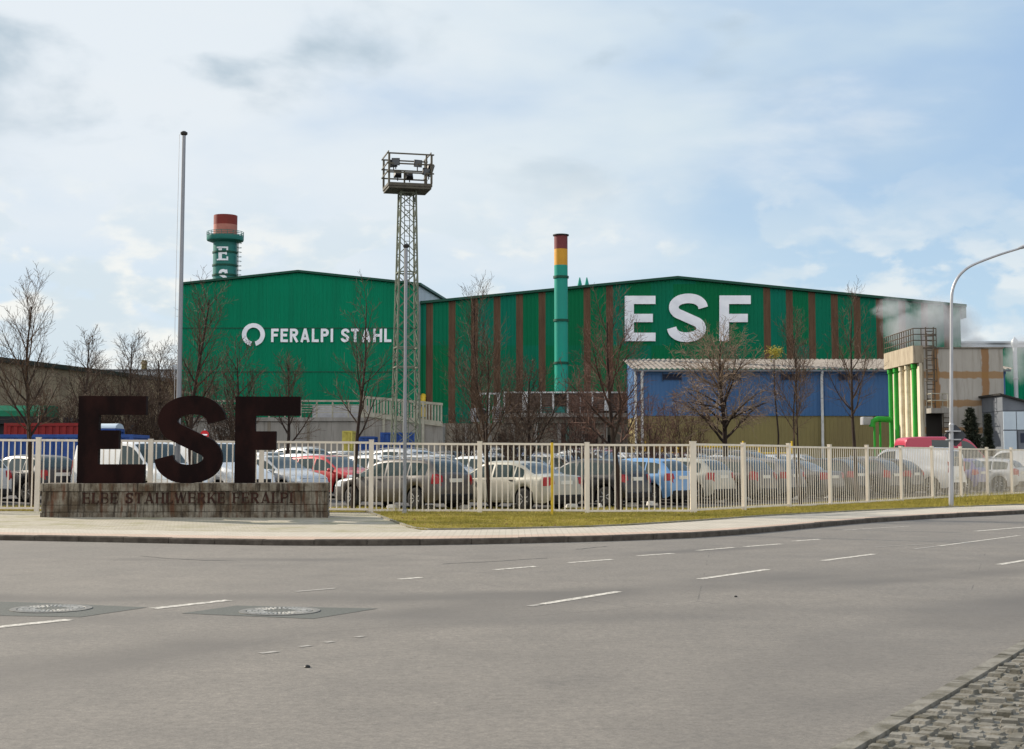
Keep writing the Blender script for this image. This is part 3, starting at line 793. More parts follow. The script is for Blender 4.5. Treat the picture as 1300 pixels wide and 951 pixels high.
def letters(text, f, x0, x1, y0, h, t, thin=None, serif=0.0, gap=.14, depth=.05, step=.0015):
    """text fitted between x0 and x1, cap height h from y0; yields (char, mesh builder)"""
    gl = [glyph(c, t, thin, serif) for c in text]
    tot = sum(g[1] for g in gl) + gap * (len(gl) - 1)
    k = (x1 - x0) / tot; u = 0.0; out = []
    for c, (S, w) in zip(text, gl):
        if S:
            mb = MB()
            for i, (pts, wd) in enumerate(S):
                # stroke widths follow the vertical scale, positions follow both
                q = [(x0 + (u + a) * k, y0 + b * h) for a, b in pts]
                horiz = abs(pts[0][1] - pts[-1][1]) < 1e-6 and len(pts) == 2
                mb.ribbon(q, wd * (h if horiz or len(pts) > 2 else k), -depth - i * step, 0.0, f)
            out.append((c, mb))
        u += w + gap
    return out

# monument sign
pL, pR = GG(51, 656.6), GG(416, 657.3)
ang = math.atan2(pR.y - pL.y, pR.x - pL.x); PW = (Vector((pR.x, pR.y)) - Vector((pL.x, pL.y))).length
t = thing('monument_sign', 'low concrete plinth with three tall dark rusty steel letters on top', 'sign', pL + Vector((0, 0, -.01)), ang)
sc_ = PW / 365.0
PH = 0.845; PD = 1.15
mb = MB()
mb.box(.0, -.012, -.25, PW, PD, .125)
for k in range(3): mb.box(.012 + k * (PW - .024) / 3 + .006, .0, .140, .012 + (k + 1) * (PW - .024) / 3 - .006, PD - .012, .300)
for k in range(4): mb.box(.012 + k * (PW - .024) / 4 + .005, .004, .314, .012 + (k + 1) * (PW - .024) / 4 - .005, PD - .012, .638)
mb.box(.03, .03, .05, PW - .03, PD - .03, .70)
mb.build('plinth', M['plinth'], t)
mb = MB(); n = 3
for k in range(n): mb.bbox(-.012 + k * (PW + .024) / n + .003, -.03, .652, -.012 + (k + 1) * (PW + .024) / n - .003, PD + .03, PH, .015)
mb.build('cap_slab', M['plinth'], t)
LH = 113.5 * sc_; LT = 26.0 * sc_; AH = 24.6 * sc_
def fl(u, v, d): return (u, .38 + d, PH + v)
def slab_letter(outline, x0):
    mb = MB(); n = len(outline)
    mb.prism([(x0 + a * sc_, b * sc_) for a, b in outline], -.15, .17, fl)
    return mb
Eo = [(0, 0), (85, 0), (85, 24.5), (26, 24.5), (26, 44), (52, 44), (52, 68.5), (26, 68.5), (26, 88.5), (86, 88.5), (86, 113), (0, 113)]
Fo = [(0, 0), (26, 0), (26, 43), (53, 43), (53, 67.5), (26, 67.5), (26, 88), (84, 88), (84, 113), (0, 113)]
fixn(slab_letter(Eo, 42 * sc_).build('letter', M['corten'], t))
mb = MB(); mb.ribbon([(144 * sc_ + a, b) for a, b in s_path(82.5 * sc_, 113.5 * sc_, 24.2 * sc_)], 24.2 * sc_, -.15, .17, fl)
fixn(mb.build('letter', M['corten'], t))
fixn(slab_letter(Fo, 243 * sc_).build('letter', M['corten'], t))
mb = MB()
for c, lm in letters('ELBE STAHLWERKE FERALPI', lambda u, v, d: (u, .004 + d, v), 53 * sc_, 319 * sc_, .345, .27, .19, .075, .07, .20, .016):
    o = len(mb.v); mb.v += lm.v; mb.f += [tuple(i + o for i in q) for q in lm.f]; mb.m += lm.m
mb.build('inscription', M['rust_letter'], t)

# poles standing at the sign and on the verge
def flagpole(base, h, r0, r1, label, halyard=True):
    t = thing('flagpole', label, 'flagpole', base)
    mb = MB(); mb.tube([(0, 0, -.1), (0, 0, h * .33), (0, 0, h * .66), (0, 0, h)], [r0, r0 * .93, r0 * .8, r1], 14); mb.build('pole', M['alu'], t, 40)
    mb = MB(); mb.lathe([(r1 * 1.0, h - .01), (r1 * 1.9, h + .02), (r1 * 2.0, h + .07), (r1 * .9, h + .11)], 14); mb.build('pole_cap', M['dark_cap'], t, 40)
    mb = MB(); mb.lathe([(r0 * 2.2, -.05), (r0 * 2.2, .02), (r0 * 1.25, .04), (r0 * 1.25, .12)], 14); mb.build('base_collar', M['galv'], t, 40)
    if halyard:
        mb = MB(); mb.tube([(-r1 * 2 - .02, -.01, h + .02), (-r0 - .07, -.02, h * .5), (-r0 - .02, -.01, 1.2)], .006, 4); mb.build('halyard', M['galv'], t)
    return t
Yp = 38.55; b = Vector((XP(227.2, Yp, 500), Yp, 0)); b.z = gz(b.x, b.y)
flagpole(b, ZP(168, Yp) - b.z - .08, .070, .050, 'tall bare grey flagpole standing behind the rusty letters')
b = GG(513.5, 652.3)
flagpole(b, ZP(311, b.y) - b.z - .08, .052, .045, 'shorter slim pale flagpole in front of the lattice mast', False)
b = GG(701, 655)
t = thing('marker_post', 'thin yellow marker post on the grass in front of the fence', 'post', b)
mb = MB(); mb.tube([(0, 0, -.1), (0, 0, 1.96)], .036, 10); mb.build('post', M['yellow'], t, 40)
mb = MB(); mb.lathe([(.036, 1.961), (.046, 1.97), (.046, 2.02), (.02, 2.04)], 10); mb.build('post_cap', M['dark_cap'], t, 40)
# street lamp at the right edge
b = GG(1207.5, 643.5); LY = b.y
t = thing('street_lamp', 'grey curved arm street lamp beside the footpath at right', 'street lamp', b)
def lp(px, py): q = P(px, py, LY); return (q.x - b.x, 0, q.z - b.z)
pts = [(0, 0, -.1), (0, 0, 2.2)]
q0 = lp(1208, 400); kx = q0[0] / q0[2]
mb = MB(); mb.tube([(0, 0, -.1), (kx * .25, 0, .25), (kx * 2.6, 0, 2.6)], [.085, .078, .075], 14); mb.lathe([(.13, -.05), (.13, .01), (.085, .03)], 14, cap1=False)
mb.lathe([(.079, 2.6), (.081, 2.62), (.06, 2.68)], 14, (kx * 2.6, 0, 0))
mb.build('lower_pole', M['galv'], t, 40)
top = [lp(1208, 400), lp(1208.1, 380), lp(1209.6, 367), lp(1214.5, 355), lp(1222, 345.5), lp(1233, 337.5), lp(1250, 330.2), lp(1272, 322.3), lp(1294, 315.6)]
tp = catmull([(p[0], p[2]) for p in top], 4)
mb = MB(); mb.tube([(kx * 2.6, 0, 2.6), (kx * 4.2, 0, 4.2)] + [(x, 0, z) for x, z in tp], [.06, .055] + [.052 - .018 * i / len(tp) for i in range(len(tp))], 12); mb.build('upper_pole', M['galv'], t, 40)
e = Vector(top[-1]); dirv = (Vector(top[-1]) - Vector(top[-2])).normalized(); upv = Vector((-dirv.z, 0, dirv.x))
rings = []
for s, w, h in ((-.05, .05, .04), (.08, .09, .07), (.3, .14, .10), (.6, .15, .09), (.78, .10, .05), (.84, .03, .02)):
    c = e + dirv * s
    rings.append([c + Vector((0, w * math.cos(a), 0)) + upv * (h * math.sin(a) * (1.0 if math.sin(a) > 0 else .55)) for a in [2 * math.pi * k / 12 for k in range(12)]])
mb = MB(); mb.loft(rings, True, True); lh = mb.build('lamp_head', M['steel_grey'], t, 50)
mb = MB(); mb.obox(e + dirv * .42 - upv * .052, .22, .10, .012, Matrix((dirv, Vector((0, 1, 0)), upv)).transposed()); mb.build('lamp_glass', M['lamp_glass'], lh)
# road sign seen from behind, clamped on the lamp pole
q = P(1213, 553, LY + .1)
t = thing('road_sign', 'dark grey back of a diamond road sign clamped to the lamp post', 'road sign', q)
mb = MB(); s = .345; r = .05
pts = []
for k in range(4):
    a0 = math.pi / 2 * k
    for j in range(5):
        a = a0 - .6 + 1.2 * j / 4
        pts.append(((s - r * 1.2) * math.cos(a0) + r * math.cos(a) * 1.2, (s - r * 1.2) * math.sin(a0) + r * math.sin(a) * 1.2))
mb.prism(pts, 0, .012, lambda u, v, d: (u, d, v)); fixn(mb.build('sign_plate', M['sign_grey'], t))
mb = MB(); dxp = b.x - q.x
for zz in (-.13, .14): mb.box(dxp - .10, -.19, zz - .02, .12, -.002, zz + .02)
mb.build('clamp', M['galv'], t)
# ================================================================== BUILDINGS
def lineY(tab, Y):                                    # pixel profile -> function X -> Z on the plane y=Y
    pts = [P(px, py, Y) for px, py in tab]
    T = [(p.x, p.z) for p in pts]
    return lambda x: pl(T, x) if T[0][0] <= x <= T[-1][0] else (T[0][1] + (T[1][1] - T[0][1]) / (T[1][0] - T[0][0]) * (x - T[0][0]) if x < T[0][0] else T[-1][1] + (T[-1][1] - T[-2][1]) / (T[-1][0] - T[-2][0]) * (x - T[-1][0]))
def corrugated(mb, x0, x1, y, z0, ztop, pitch, depth, extra=(), ux=None):
    """ribbed sheet facing -y: trapezoid ribs, top edge follows ztop(x)"""
    xs = []
    x = x0
    while x < x1 - 1e-6:
        for k, dd in ((0.0, 0), (.55, 0), (.70, 1), (.85, 1)):
            xx = x + k * pitch
            if xx < x1: xs.append((xx, dd))
        x += pitch
    xs.append((x1, 0))
    for e in extra: xs.append((e, 0))
    xs.sort()
    i0 = []
    for xx, dd in xs:
        yy = y - dd * depth
        if ux: i0.append((mb.vert(ux(xx, yy, z0)), mb.vert(ux(xx, yy, ztop(xx)))))
        else: i0.append((mb.vert((xx, yy, z0)), mb.vert((xx, yy, ztop(xx)))))
    for a, b in zip(i0, i0[1:]): mb.face((a[0], b[0], b[1], a[1]))

# ---- left hall
LY_ = 140.0
zt = lineY([(232, 362), (379, 346.3), (531.5, 362.5)], LY_)
xl, xc, xr = XP(232, LY_, 380), P(379, 346.3, LY_).x, P(531.5, 362.5, LY_).x
SK = 246.0 / F
root = thing('industrial_hall', 'plain green steelworks hall with white ring emblem and white lettering', 'hall', (xl, LY_, .6)); org = root.location
mb = MB(); corrugated(mb, xl, xr, LY_, -.3, zt, .42, .045, (xc,)); mb.build('front_wall', M['hall_weathered'], root, None, org)
mb = MB()
for py in (416.5, 472):                                # horizontal sheet laps
    z = ZP(py, LY_); mb.box(xl + .02, LY_ - .075, z - .05, xr - .02, LY_ - .048, z + .03)
mb.build('sheet_lap', M['dark_trim'], root, None, org)
LB = LY_ + 80
mb = MB()
mb.poly([(xl, LY_ + .05, -.3), (xl, LB, -.3), (xl, LB, zt(xl)), (xl, LY_ + .05, zt(xl))])
mb.poly([(xr, LY_ + .05, -.3), (xr + SK * 80, LB, -.3), (xr + SK * 80, LB, zt(xr)), (xr, LY_ + .05, zt(xr))])
mb.poly([(xl, LB, -.3), (xr + SK * 80, LB, -.3), (xr + SK * 80, LB, zt(xr)), (xc + SK * 40, LB, zt(xc)), (xl, LB, zt(xl))])
mb.build('side_wall', M['roof_grey'], root, None, org)
mb = MB()
for (xa, xb) in ((xl - .25, xc), (xc, xr + .25)):
    za, zb = zt(xa) + .04, zt(xb) + .04
    sa = SK * (0 if xa < xc - 1 else .5) ; sb = SK * (.5 if xb <= xc else 1)
    sa = 0 if xa < xc - 1 else SK * .5
    mb.hexa([(xa, LY_ - .3, za), (xb, LY_ - .3, zb), (xb + sb * 80, LB, zb), (xa + sa * 80, LB, za)], [(xa, LY_ - .3, za + .22), (xb, LY_ - .3, zb + .22), (xb + sb * 80, LB, zb + .22), (xa + sa * 80, LB, za + .22)])
mb.build('roof', M['dark_trim'], root, None, org)
# emblem ring and lettering
def wall_f(Y): return lambda u, v, d: (u, Y - .05 + d, v)
cx, cz, rr = XP(322, LY_, 425), ZP(425, LY_), 11.8 / F * LY_
mb = MB(); g = math.radians(13)
mb.ribbon([(cx + rr * math.sin(a), cz - rr * math.cos(a)) for a in [g + (2 * math.pi - 2 * g) * k / 60 for k in range(61)]], 5.6 / F * LY_, -.10, 0, wall_f(LY_))
fixn(mb.build('emblem_ring', M['white'], root, None, org))
for c, lm in letters('FERALPI', wall_f(LY_), XP(344.5, LY_, 425), XP(423, LY_, 425), ZP(434.5, LY_), 17.2 / F * LY_, .20, None, 0, .17, .08, .006) + letters('STAHL', wall_f(LY_), XP(433.5, LY_, 425), XP(497, LY_, 425), ZP(434.5, LY_), 17.2 / F * LY_, .20, None, 0, .17, .08, .006):
    fixn(lm.build('letter', M['white'], root, None, org))
# ---- right hall
HZ = lineY([(534, 386.3), (860, 354.3), (1222, 390)], HY)
x0, x1, xp = XP(533.6, HY, 395), XP(1219, HY, 395), P(860, 354.3, HY).x
org = Vector((XP(497, HY, 430), HY, .6))
root = thing('industrial_hall', 'wide green and brown striped hall carrying three giant white letters', 'hall', org)
mb = MB(); corrugated(mb, x0, x1, HY, -.3, HZ, .394, .05, (xp,)); mb.build('front_wall', M['hall_striped'], root, None, org)
mb = MB(); HB = HY + 90
mb.poly([(x1, HY + .05, -.3), (x1, HB, -.3), (x1, HB, HZ(x1)), (x1, HY + .05, HZ(x1))])
mb.poly([(x0 + .3 + SK * 5, HB, -.3), (x1, HB, -.3), (x1, HB, HZ(x1)), (xp, HB, HZ(xp)), (x0 + 14, HB, HZ(x0 + 14))])
mb.build('side_wall', M['hall_green'], root, None, org)
mb = MB()
for xa, xb in ((x0 + .02, xp), (xp, x1 + .55)):
    za, zb = HZ(xa) + .03, HZ(xb) + .03; s = 13 if xa < xp - 5 else 0
    mb.hexa([(xa, HY - .35, za), (xb, HY - .35, zb), (xb, HB, zb), (xa + s, HB, za + s * .098)], [(xa, HY - .35, za + .25), (xb, HY - .35, zb + .25), (xb, HB, zb + .25), (xa + s, HB, za + .25 + s * .098)])
mb.build('roof', M['dark_trim'], root, None, org)
mb = MB(); mb.box(x1 + .05, HY - .3, HZ(x1) - 1.1, x1 + .5, HY + 30, HZ(x1) - .05); mb.build('gutter', M['dark_trim'], root, None, org)
def px_f(u, v, d): p = P(u, v, HY); return (p.x, HY - .055 + d, p.z)
E2 = [(793, 433.3), (832, 433.3), (832, 422.6), (804.6, 422.6), (804.6, 409.2), (828.6, 409.2), (828.6, 398.7), (804.6, 398.7), (804.6, 386.2), (832, 386.2), (832, 375.8), (793, 375.8)]
F2 = [(913, 433.3), (925.2, 433.3), (925.2, 409.2), (949, 409.2), (949, 398.7), (925.2, 398.7), (925.2, 386.2), (952.8, 386.2), (952.8, 375.4), (913, 375.4)]
for o_ in (E2, F2):
    mb = MB(); mb.prism(o_, -.12, 0, px_f); fixn(mb.build('letter', M['white'], root, None, org))
mb = MB(); mb.ribbon([(849.2 + a, 434.2 - b) for a, b in s_path(46.6, 61, 12.2)], 12.2, -.12, 0, px_f); fixn(mb.build('letter', M['white'], root, None, org))
# two little roof spikes
for px in (736, 745):
    q = P(px, 363.5, HY + 3); mb = MB(); mb.lathe([(.28, -.6), (.22, .2), (.05, .9)], 8); o = mb.build('roof_vent', M['teal'], root); o.location = q - org

# ---- stacks
def stack(name, label, px, Y, wpx, bands, rings, platform=None, text=None):
    X = XP(px, Y, 330 if Y > 150 else 400); r = wpx / 2 / F * Y; zb = .6
    root = thing(name, label, 'chimney', (X, Y, zb))
    for nm, ma, pa, pb in bands:
        za, zb_ = ZP(pa, Y) - zb, (ZP(pb, Y) - zb if pb else -.3)
        mb = MB()
        if nm == 'stack_top': mb.lathe([(r, zb_), (r, za), (r * .93, za), (r * .93, za - 1.5)], 36, cap0=False)
        else: mb.lathe([(r, zb_), (r, za)], 36, cap0=False, cap1=False)
        mb.build(nm, M[ma], root, 40)
    for py in rings:
        z = ZP(py, Y) - zb; mb = MB(); mb.lathe([(r + .003, z - .11), (r + .10, z - .10), (r + .10, z + .10), (r + .003, z + .11)], 36, cap0=False, cap1=False); mb.build('flange_ring', M['dark_trim'], root, 30)
    return root, X, r, zb
SY = 172.0
root, X, r, zb = stack('chimney', 'thick teal chimney with red top and walkway behind the plain green hall', 285.5, SY, 30, [('stack_top', 'stack_red', 274, 286), ('pale_band', 'stack_pink', 286, 299.5), ('stack_shaft', 'teal_dark', 299.5, None)], (337.5, 321, 350))
mb = MB(); z = ZP(306, SY) - zb; mb.lathe([(r + .01, z - .25), (r + .75, z), (r + .80, z + .12), (r + .80, z + .55), (r + .01, z + .56)], 36, cap0=False, cap1=False); mb.build('walkway', M['teal_dark'], root, 30)
mb = MB(); n = 20
for hh in (.62, .85, 1.05): mb.tube([((r + .78) * math.cos(2 * math.pi * k / 36), (r + .78) * math.sin(2 * math.pi * k / 36), z + hh) for k in range(37)], .035, 5)
for k in range(n): a = 2 * math.pi * k / n; mb.tube([((r + .78) * math.cos(a), (r + .78) * math.sin(a), z + .4), ((r + .78) * math.cos(a), (r + .78) * math.sin(a), z + 1.05)], .03, 5)
mb.build('railing', M['teal_dark'], root)
mb = MB()
for dx_ in (-.28, .28): mb.tube([(r + .22, dx_ - .5, 4), (r + .22, dx_ - .5, z)], .04, 5)
zz = 5.0
while zz < z: mb.tube([(r + .22, -.78, zz), (r + .22, -.22, zz)], .03, 4); mb.tube([(r + .22 + .45 * math.sin(a), -.5 - .45 * math.cos(a), zz) for a in [math.pi * k / 8 for k in range(9)]], .025, 4); zz += .55
mb.build('ladder', M['dark_trim'], root)
def cyl_f(pxc, Y, X, r, zb):
    def f(u, v, d):
        p = P(u, v, Y); s = max(-.99, min(.99, (p.x - X) / r)); a = math.asin(s)
        return ((r - d + .01) * math.sin(a), -(r - d + .01) * math.cos(a), p.z - zb)
    return f
def serif_on(fn, ch, x0, x1, y0, y1):
    S, w = glyph(ch, .25, .12, .10); mb = MB()
    for i, (pts, wd) in enumerate(S):
        n = 1 if len(pts) > 2 else 8
        q = []
        for a, b in zip(pts, pts[1:]): q += [(a[0] + (b[0] - a[0]) * k / n, a[1] + (b[1] - a[1]) * k / n) for k in range(n)]
        q.append(pts[-1])
        mb.ribbon([(x0 + (x1 - x0) * a / w, y0 + (y1 - y0) * b) for a, b in q], wd * abs(y1 - y0), -.03 - .004 * i, .02, fn)
    return mb
fn = cyl_f(285.5, SY, X, r, zb)
fixn(serif_on(fn, 'E', 280.2, 292.2, 332.5, 315.2).build('letter', M['white'], root))
fixn(serif_on(fn, 'S', 280.8, 291.2, 360.5, 343.8).build('letter', M['white'], root))
CY = 128.0
root, X, r, zb = stack('chimney', 'slim teal chimney with maroon and yellow bands before the striped hall', 712.3, CY, 17.2, [('stack_top', 'stack_maroon', 298.5, 316.5), ('yellow_band', 'stack_yellow', 316.5, 337), ('stack_shaft', 'teal', 337, 516)], (352, 407, 461, 514))
mb = MB(); mb.lathe([(r + .002, ZP(299.5, CY) - zb), (r + .12, ZP(299.5, CY) - zb), (r + .12, ZP(298, CY) - zb), (r - .05, ZP(298, CY) - zb)], 36, cap0=False, cap1=False); mb.build('rim_ring', M['dark_cap'], root, 30)
z = ZP(516, CY) - zb
mb = MB(); mb.box(-r - 1.9, -1.0, z - .75, r + .25, 1.0, z - .05); mb.build('base_frame', M['teal_dark'], root)
mb = MB()
for sx in (-r - 1.6, r - .1):
    for sy in (-.8, .8): mb.box(sx - .15, sy - .15, -.4, sx + .15, sy + .15, z - .75)
mb.build('support_leg', M['teal_dark'], root)

# ---- annex in front of the striped hall: stained concrete, louvered storey above
AY = 126.0
root = thing('concrete_annex', 'low stained concrete annex with brown louvers under the slim teal chimney', 'annex', (XP(706, AY), AY, .6)); org = root.location
xa, xb = XP(530, AY), XP(806, AY); zled = ZP(524, AY); zt0 = ZP(537, AY)
mb = MB(); mb.box(xa, AY + 1.3, -.2, xb, AY + 9, zt0)
mb.box(XP(640, AY), AY + .9, zt0 + .002, xb - .02, AY + 8.8, zled - .36)
mb.build('base_wall', M['concrete_dark'], root, None, org)
mb = MB(); k = xa
while k < xb: mb.box(k, AY + .95, -.2, k + .32, AY + 1.297, zt0 - .05); k += 2.05
mb.build('pilaster', M['concrete'], root, None, org)
mb = MB(); mb.box(XP(640, AY), AY + .4, zled - .36, xb, AY + 8.9, zled); mb.build('ledge', M['concrete'], root, None, org)
zz0, zz1 = zled + .003, ZP(498.5, AY)
for pa, pb in ((641, 663.5), (673, 686.5), (688, 702), (722.5, 737), (738.5, 752.5), (754, 767.5), (776, 790), (791.5, 804)):
    X0, X1 = XP(pa, AY), XP(pb, AY); z = zz0 + .15; mb = MB()
    while z < zz1 - .05: mb.hexa([(X0, AY + .95, z), (X1, AY + .95, z), (X1, AY + 1.10, z + .17), (X0, AY + 1.10, z + .17)], [(X0, AY + .95, z + .03), (X1, AY + .95, z + .03), (X1, AY + 1.10, z + .20), (X0, AY + 1.10, z + .20)]); z += .19
    mb.build('louver', M['brown_panel'], root, None, org)
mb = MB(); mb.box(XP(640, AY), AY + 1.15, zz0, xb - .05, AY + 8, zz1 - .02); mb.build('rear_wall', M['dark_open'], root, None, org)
mb = MB()
for px, w in ((640, .07), (664.5, .08), (687, .07), (702.8, .09), (721.5, .07), (737.8, .05), (753.2, .07), (805, .1)):
    mb.box(XP(px, AY) - w, AY + .80, zz0, XP(px, AY) + w, AY + .94, zz1)
mb.box(XP(640, AY), AY + .78, zz1 + .002, xb, AY + .98, zz1 + .13)
mb.build('white_frame', M['white_frame'], root, None, org)
for pa, pb in ((664.8, 672.4), (768, 775.4)):
    mb = MB(); mb.box(XP(pa, AY), AY + .70, ZP(521, AY), XP(pb, AY), AY + .945, ZP(498, AY)); mb.build('white_panel', M['white_frame'], root, None, org)
mb = MB()
for pa, pb, ya, yb in ((708, 724, 545, 566), (738, 760, 551, 566), (765, 776, 552, 566), (632, 640, 550, 565)): mb.box(XP(pa, AY), AY + 1.22, ZP(yb, AY), XP(pb, AY), AY + 1.296, ZP(ya, AY))
mb.build('dark_opening', M['dark_open'], root, None, org)
# grey equipment boxes and white goalpost frame on the annex
def on_annex(px, py0): return Vector((XP(px, AY), AY + 2.4, ZP(py0, AY)))
t = thing('cooling_unit', 'grey boxed cooling unit with round fan on the low concrete wall', 'machine', on_annex(606, 537))
mb = MB(); hw = 9.5 / F * AY; mb.bbox(-hw, -.9, .15, hw, .9, 1.35, .06); mb.build('casing', M['steel_grey'], t)
mb = MB(); mb.lathe([(.52, -.96), (.52, -.903), (.44, -.903), (.42, -.93), (.1, -.93), (.1, -.98)], 20, (.35, 0, .75), 'y', False, True); mb.build('fan', M['lamp_black'], t)
mb = MB()
for sx in (-hw + .1, hw - .1): mb.box(sx - .06, -.8, -.02, sx + .06, .8, .15)
mb.build('skid', M['dark_trim'], t)
t = thing('cooling_unit', 'pale grey tall equipment cabinet standing right of the round fan unit', 'machine', on_annex(631, 537))
hw = 6.5 / F * AY; mb = MB(); mb.bbox(-hw, -.8, .1, hw, .8, 1.5, .05); mb.build('casing', M['steel_grey'], t)
mb = MB(); [mb.box(-hw + .08, -.83, .3 + k * .17, hw - .08, -.802, .38 + k * .17) for k in range(6)]; mb.build('grille', M['lamp_black'], t)
mb = MB(); mb.box(-hw, -.7, -.02, hw, .7, .1); mb.build('skid', M['dark_trim'], t)
t = thing('pipe_frame', 'white square pipe frame standing above the grey cooling units', 'frame', Vector((XP(621, AY), AY + 3.6, ZP(537, AY))))
mb = MB(); hz = ZP(498.5, AY) - ZP(537, AY); w1 = 12.5 / F * AY
for sx in (-w1, -w1 * .1, w1 * .8, w1): mb.box(sx - .07, -.07, 0, sx + .07, .07, hz + .08)
mb.box(-w1 - .07, -.075, hz + .002, w1 + .07, .075, hz + .16); mb.build('frame', M['white_frame'], t)
# yellow vertical pipe on the hall
t = thing('gas_pipe', 'short bright yellow vertical pipe on the dark green wall behind the mast', 'pipe', (XP(537, HY), HY - .5, ZP(535, HY)))
mb = MB(); hz = ZP(503, HY) - ZP(535, HY); mb.tube([(0, 0, 0), (0, 0, hz - .4), (0, .15, hz - .1), (0, .45, hz)], .28, 12); mb.build('pipe', M['yellow'], t, 40)
mb = MB(); [mb.box(-.36, -.36, z, .36, .45, z + .12) for z in (.3, hz - 1.0)]; mb.build('bracket', M['dark_trim'], t)

# ---- raised loading bay with railing, ramp (behind the car park, before the plain hall)
RY = 116.0
zdk = ZP(530, RY); xa, xb = XP(240, RY), XP(462, RY)
root = thing('loading_bay', 'long grey concrete loading bay with railings below the plain hall', 'loading bay', (XP(350, RY), RY, .6)); org = root.location
mb = MB(); mb.box(xa, RY, -.2, xb, RY + 12, zdk - .3); mb.build('bay_wall', M['concrete'], root, None, org)
mb = MB(); mb.box(xa - .1, RY - .15, zdk - .297, xb + .1, RY + 12, zdk); mb.build('deck_slab', M['concrete'], root, None, org)
mb = MB()
for px in (391, 341): mb.box(XP(px, RY) - .12, RY - .05, -.2, XP(px, RY) + .12, RY - .003, zdk - .3)
mb.build('wall_joint', M['concrete_dark'], root, None, org)
mb = MB(); zr = ZP(508, RY)
for k in range(12): X = xa + (xb - xa) * k / 11; mb.box(X - .06, RY - .08, zdk, X + .06, RY + .04, zr - .001)
for i, (z0_, z1_) in enumerate(((zr - .14, zr), (zr - .42, zr - .36), (zr - .62, zr - .56), (zr - .82, zr - .76), (zr - 1.02, zr - .96))): mb.box(xa, RY - .11, z0_, xb, RY - .081, z1_)
mb.build('railing', M['stair_beige'], root, None, org)
mb = MB(); mb.box(XP(385, RY), RY + 5, zdk + .003, XP(458, RY), RY + 10, ZP(512, RY)); mb.build('rear_wall', M['steel_grey'], root, None, org)
xs0, xs1 = XP(462, RY), XP(562, RY)
root = thing('access_ramp', 'beige steel ramp with slatted parapet descending behind the lattice mast', 'ramp', (XP(500, RY), RY, .6)); org = root.location
tz = lineY([(462, 503), (500, 506), (562, 512)], RY); bz = lineY([(462, 523), (500, 527.5), (562, 536)], RY)
mb = MB(); n = 26
for i in range(n):
    X = xs0 + (xs1 - xs0) * (i + .5) / n
    mb.hexa([(X - .07, RY - .02, bz(X)), (X + .07, RY - .02, bz(X)), (X + .07, RY + .05, bz(X)), (X - .07, RY + .05, bz(X))], [(X - .07, RY - .02, tz(X) - .1), (X + .07, RY - .02, tz(X) - .1), (X + .07, RY + .05, tz(X) - .1), (X - .07, RY + .05, tz(X) - .1)])
for f, h0, h1, y0, y1 in ((tz, -.18, .02, -.06, -.021), (bz, -.35, .04, -.07, -.021)):
    mb.hexa([(xs0, RY + y0, f(xs0) + h0), (xs1, RY + y0, f(xs1) + h0), (xs1, RY + y1, f(xs1) + h0), (xs0, RY + y1, f(xs0) + h0)], [(xs0, RY + y0, f(xs0) + h1), (xs1, RY + y0, f(xs1) + h1), (xs1, RY + y1, f(xs1) + h1), (xs0, RY + y1, f(xs0) + h1)])
mb.build('parapet', M['stair_beige'], root, None, org)
mb = MB(); mb.hexa([(xs0, RY + .1, -.2), (xs1, RY + .1, -.2), (xs1, RY + 4, -.2), (xs0, RY + 4, -.2)], [(xs0, RY + .1, bz(xs0) - .36), (xs1, RY + .1, bz(xs1) - .36), (xs1, RY + 4, bz(xs1) - .36), (xs0, RY + 4, bz(xs0) - .36)])
mb.build('ramp_wall', M['concrete'], root, None, org)
mb = MB(); mb.box(xs0 - .3, RY - .1, bz(xs0) - .5, xs0 - .05, RY + .05, tz(xs0) + .4)
for k in (.25, .5, .75):
    X = xs0 + (xs1 - xs0) * k; mb.box(X - .1, RY - .13, -.2, X + .1, RY - .075, tz(X) + .02)
mb.build('ramp_post', M['stair_beige'], root, None, org)

# ---- blue shed
BY = 115.0; BX0, BX1 = XP(809, BY), XP(1279, BY)
root = thing('metal_shed', 'long blue metal shed with olive lower wall and pale corrugated roof', 'shed', (XP(1000, BY), BY, .6)); org = root.location
ze, zm = ZP(470.5, BY), ZP(528, BY); ZR = ZP(457, BY + 10)
mb = MB(); corrugated(mb, BX0, BX1, BY, zm, lambda x: ze, .33, .035); mb.poly([(BX0, BY, zm), (BX0, BY + 10, zm), (BX0, BY + 10, ZR - .2), (BX0, BY, ze)]); mb.poly([(BX1, BY, zm), (BX1, BY + 10, zm), (BX1, BY + 10, ZR - .2), (BX1, BY, ze)])
mb.build('upper_wall', M['shed_blue'], root, None, org)
mb = MB(); corrugated(mb, BX0 + .05, BX1 - .05, BY + .09, -.2, lambda x: zm, .33, .035); mb.poly([(BX0 + .05, BY + .09, -.2), (BX0 + .05, BY + 10, -.2), (BX0 + .05, BY + 10, zm), (BX0 + .05, BY + .09, zm)])
mb.build('lower_wall', M['olive'], root, None, org)
mb = MB(); mb.box(BX0 - .05, BY - .07, ze - .30, BX1 + .05, BY - .037, ze + .02); mb.build('eaves_band', M['shed_blue'], root, None, org)
mb = MB(); x = BX0 - .35; ridge = []
ya, yb, za, zb2 = BY - .45, BY + 10.1, ze + .06, ZR + .02
i0 = []
while x <= BX1 + .36:
    for k, h in ((0, 0), (.25, .07), (.5, .10), (.75, .07)):
        i0.append((mb.vert((x + k * .42, ya, za + h)), mb.vert((x + k * .42, yb, zb2 + h))))
    x += .42
for a, b in zip(i0, i0[1:]): mb.face((a[0], b[0], b[1], a[1]))
mb.build('roof', M['roof_pale'], root, None, org)
mb = MB(); mb.box(BX0 - .3, BY - .55, za - .16, BX1 + .3, BY - .40, za - .01); mb.build('gutter', M['slate'], root, None, org)
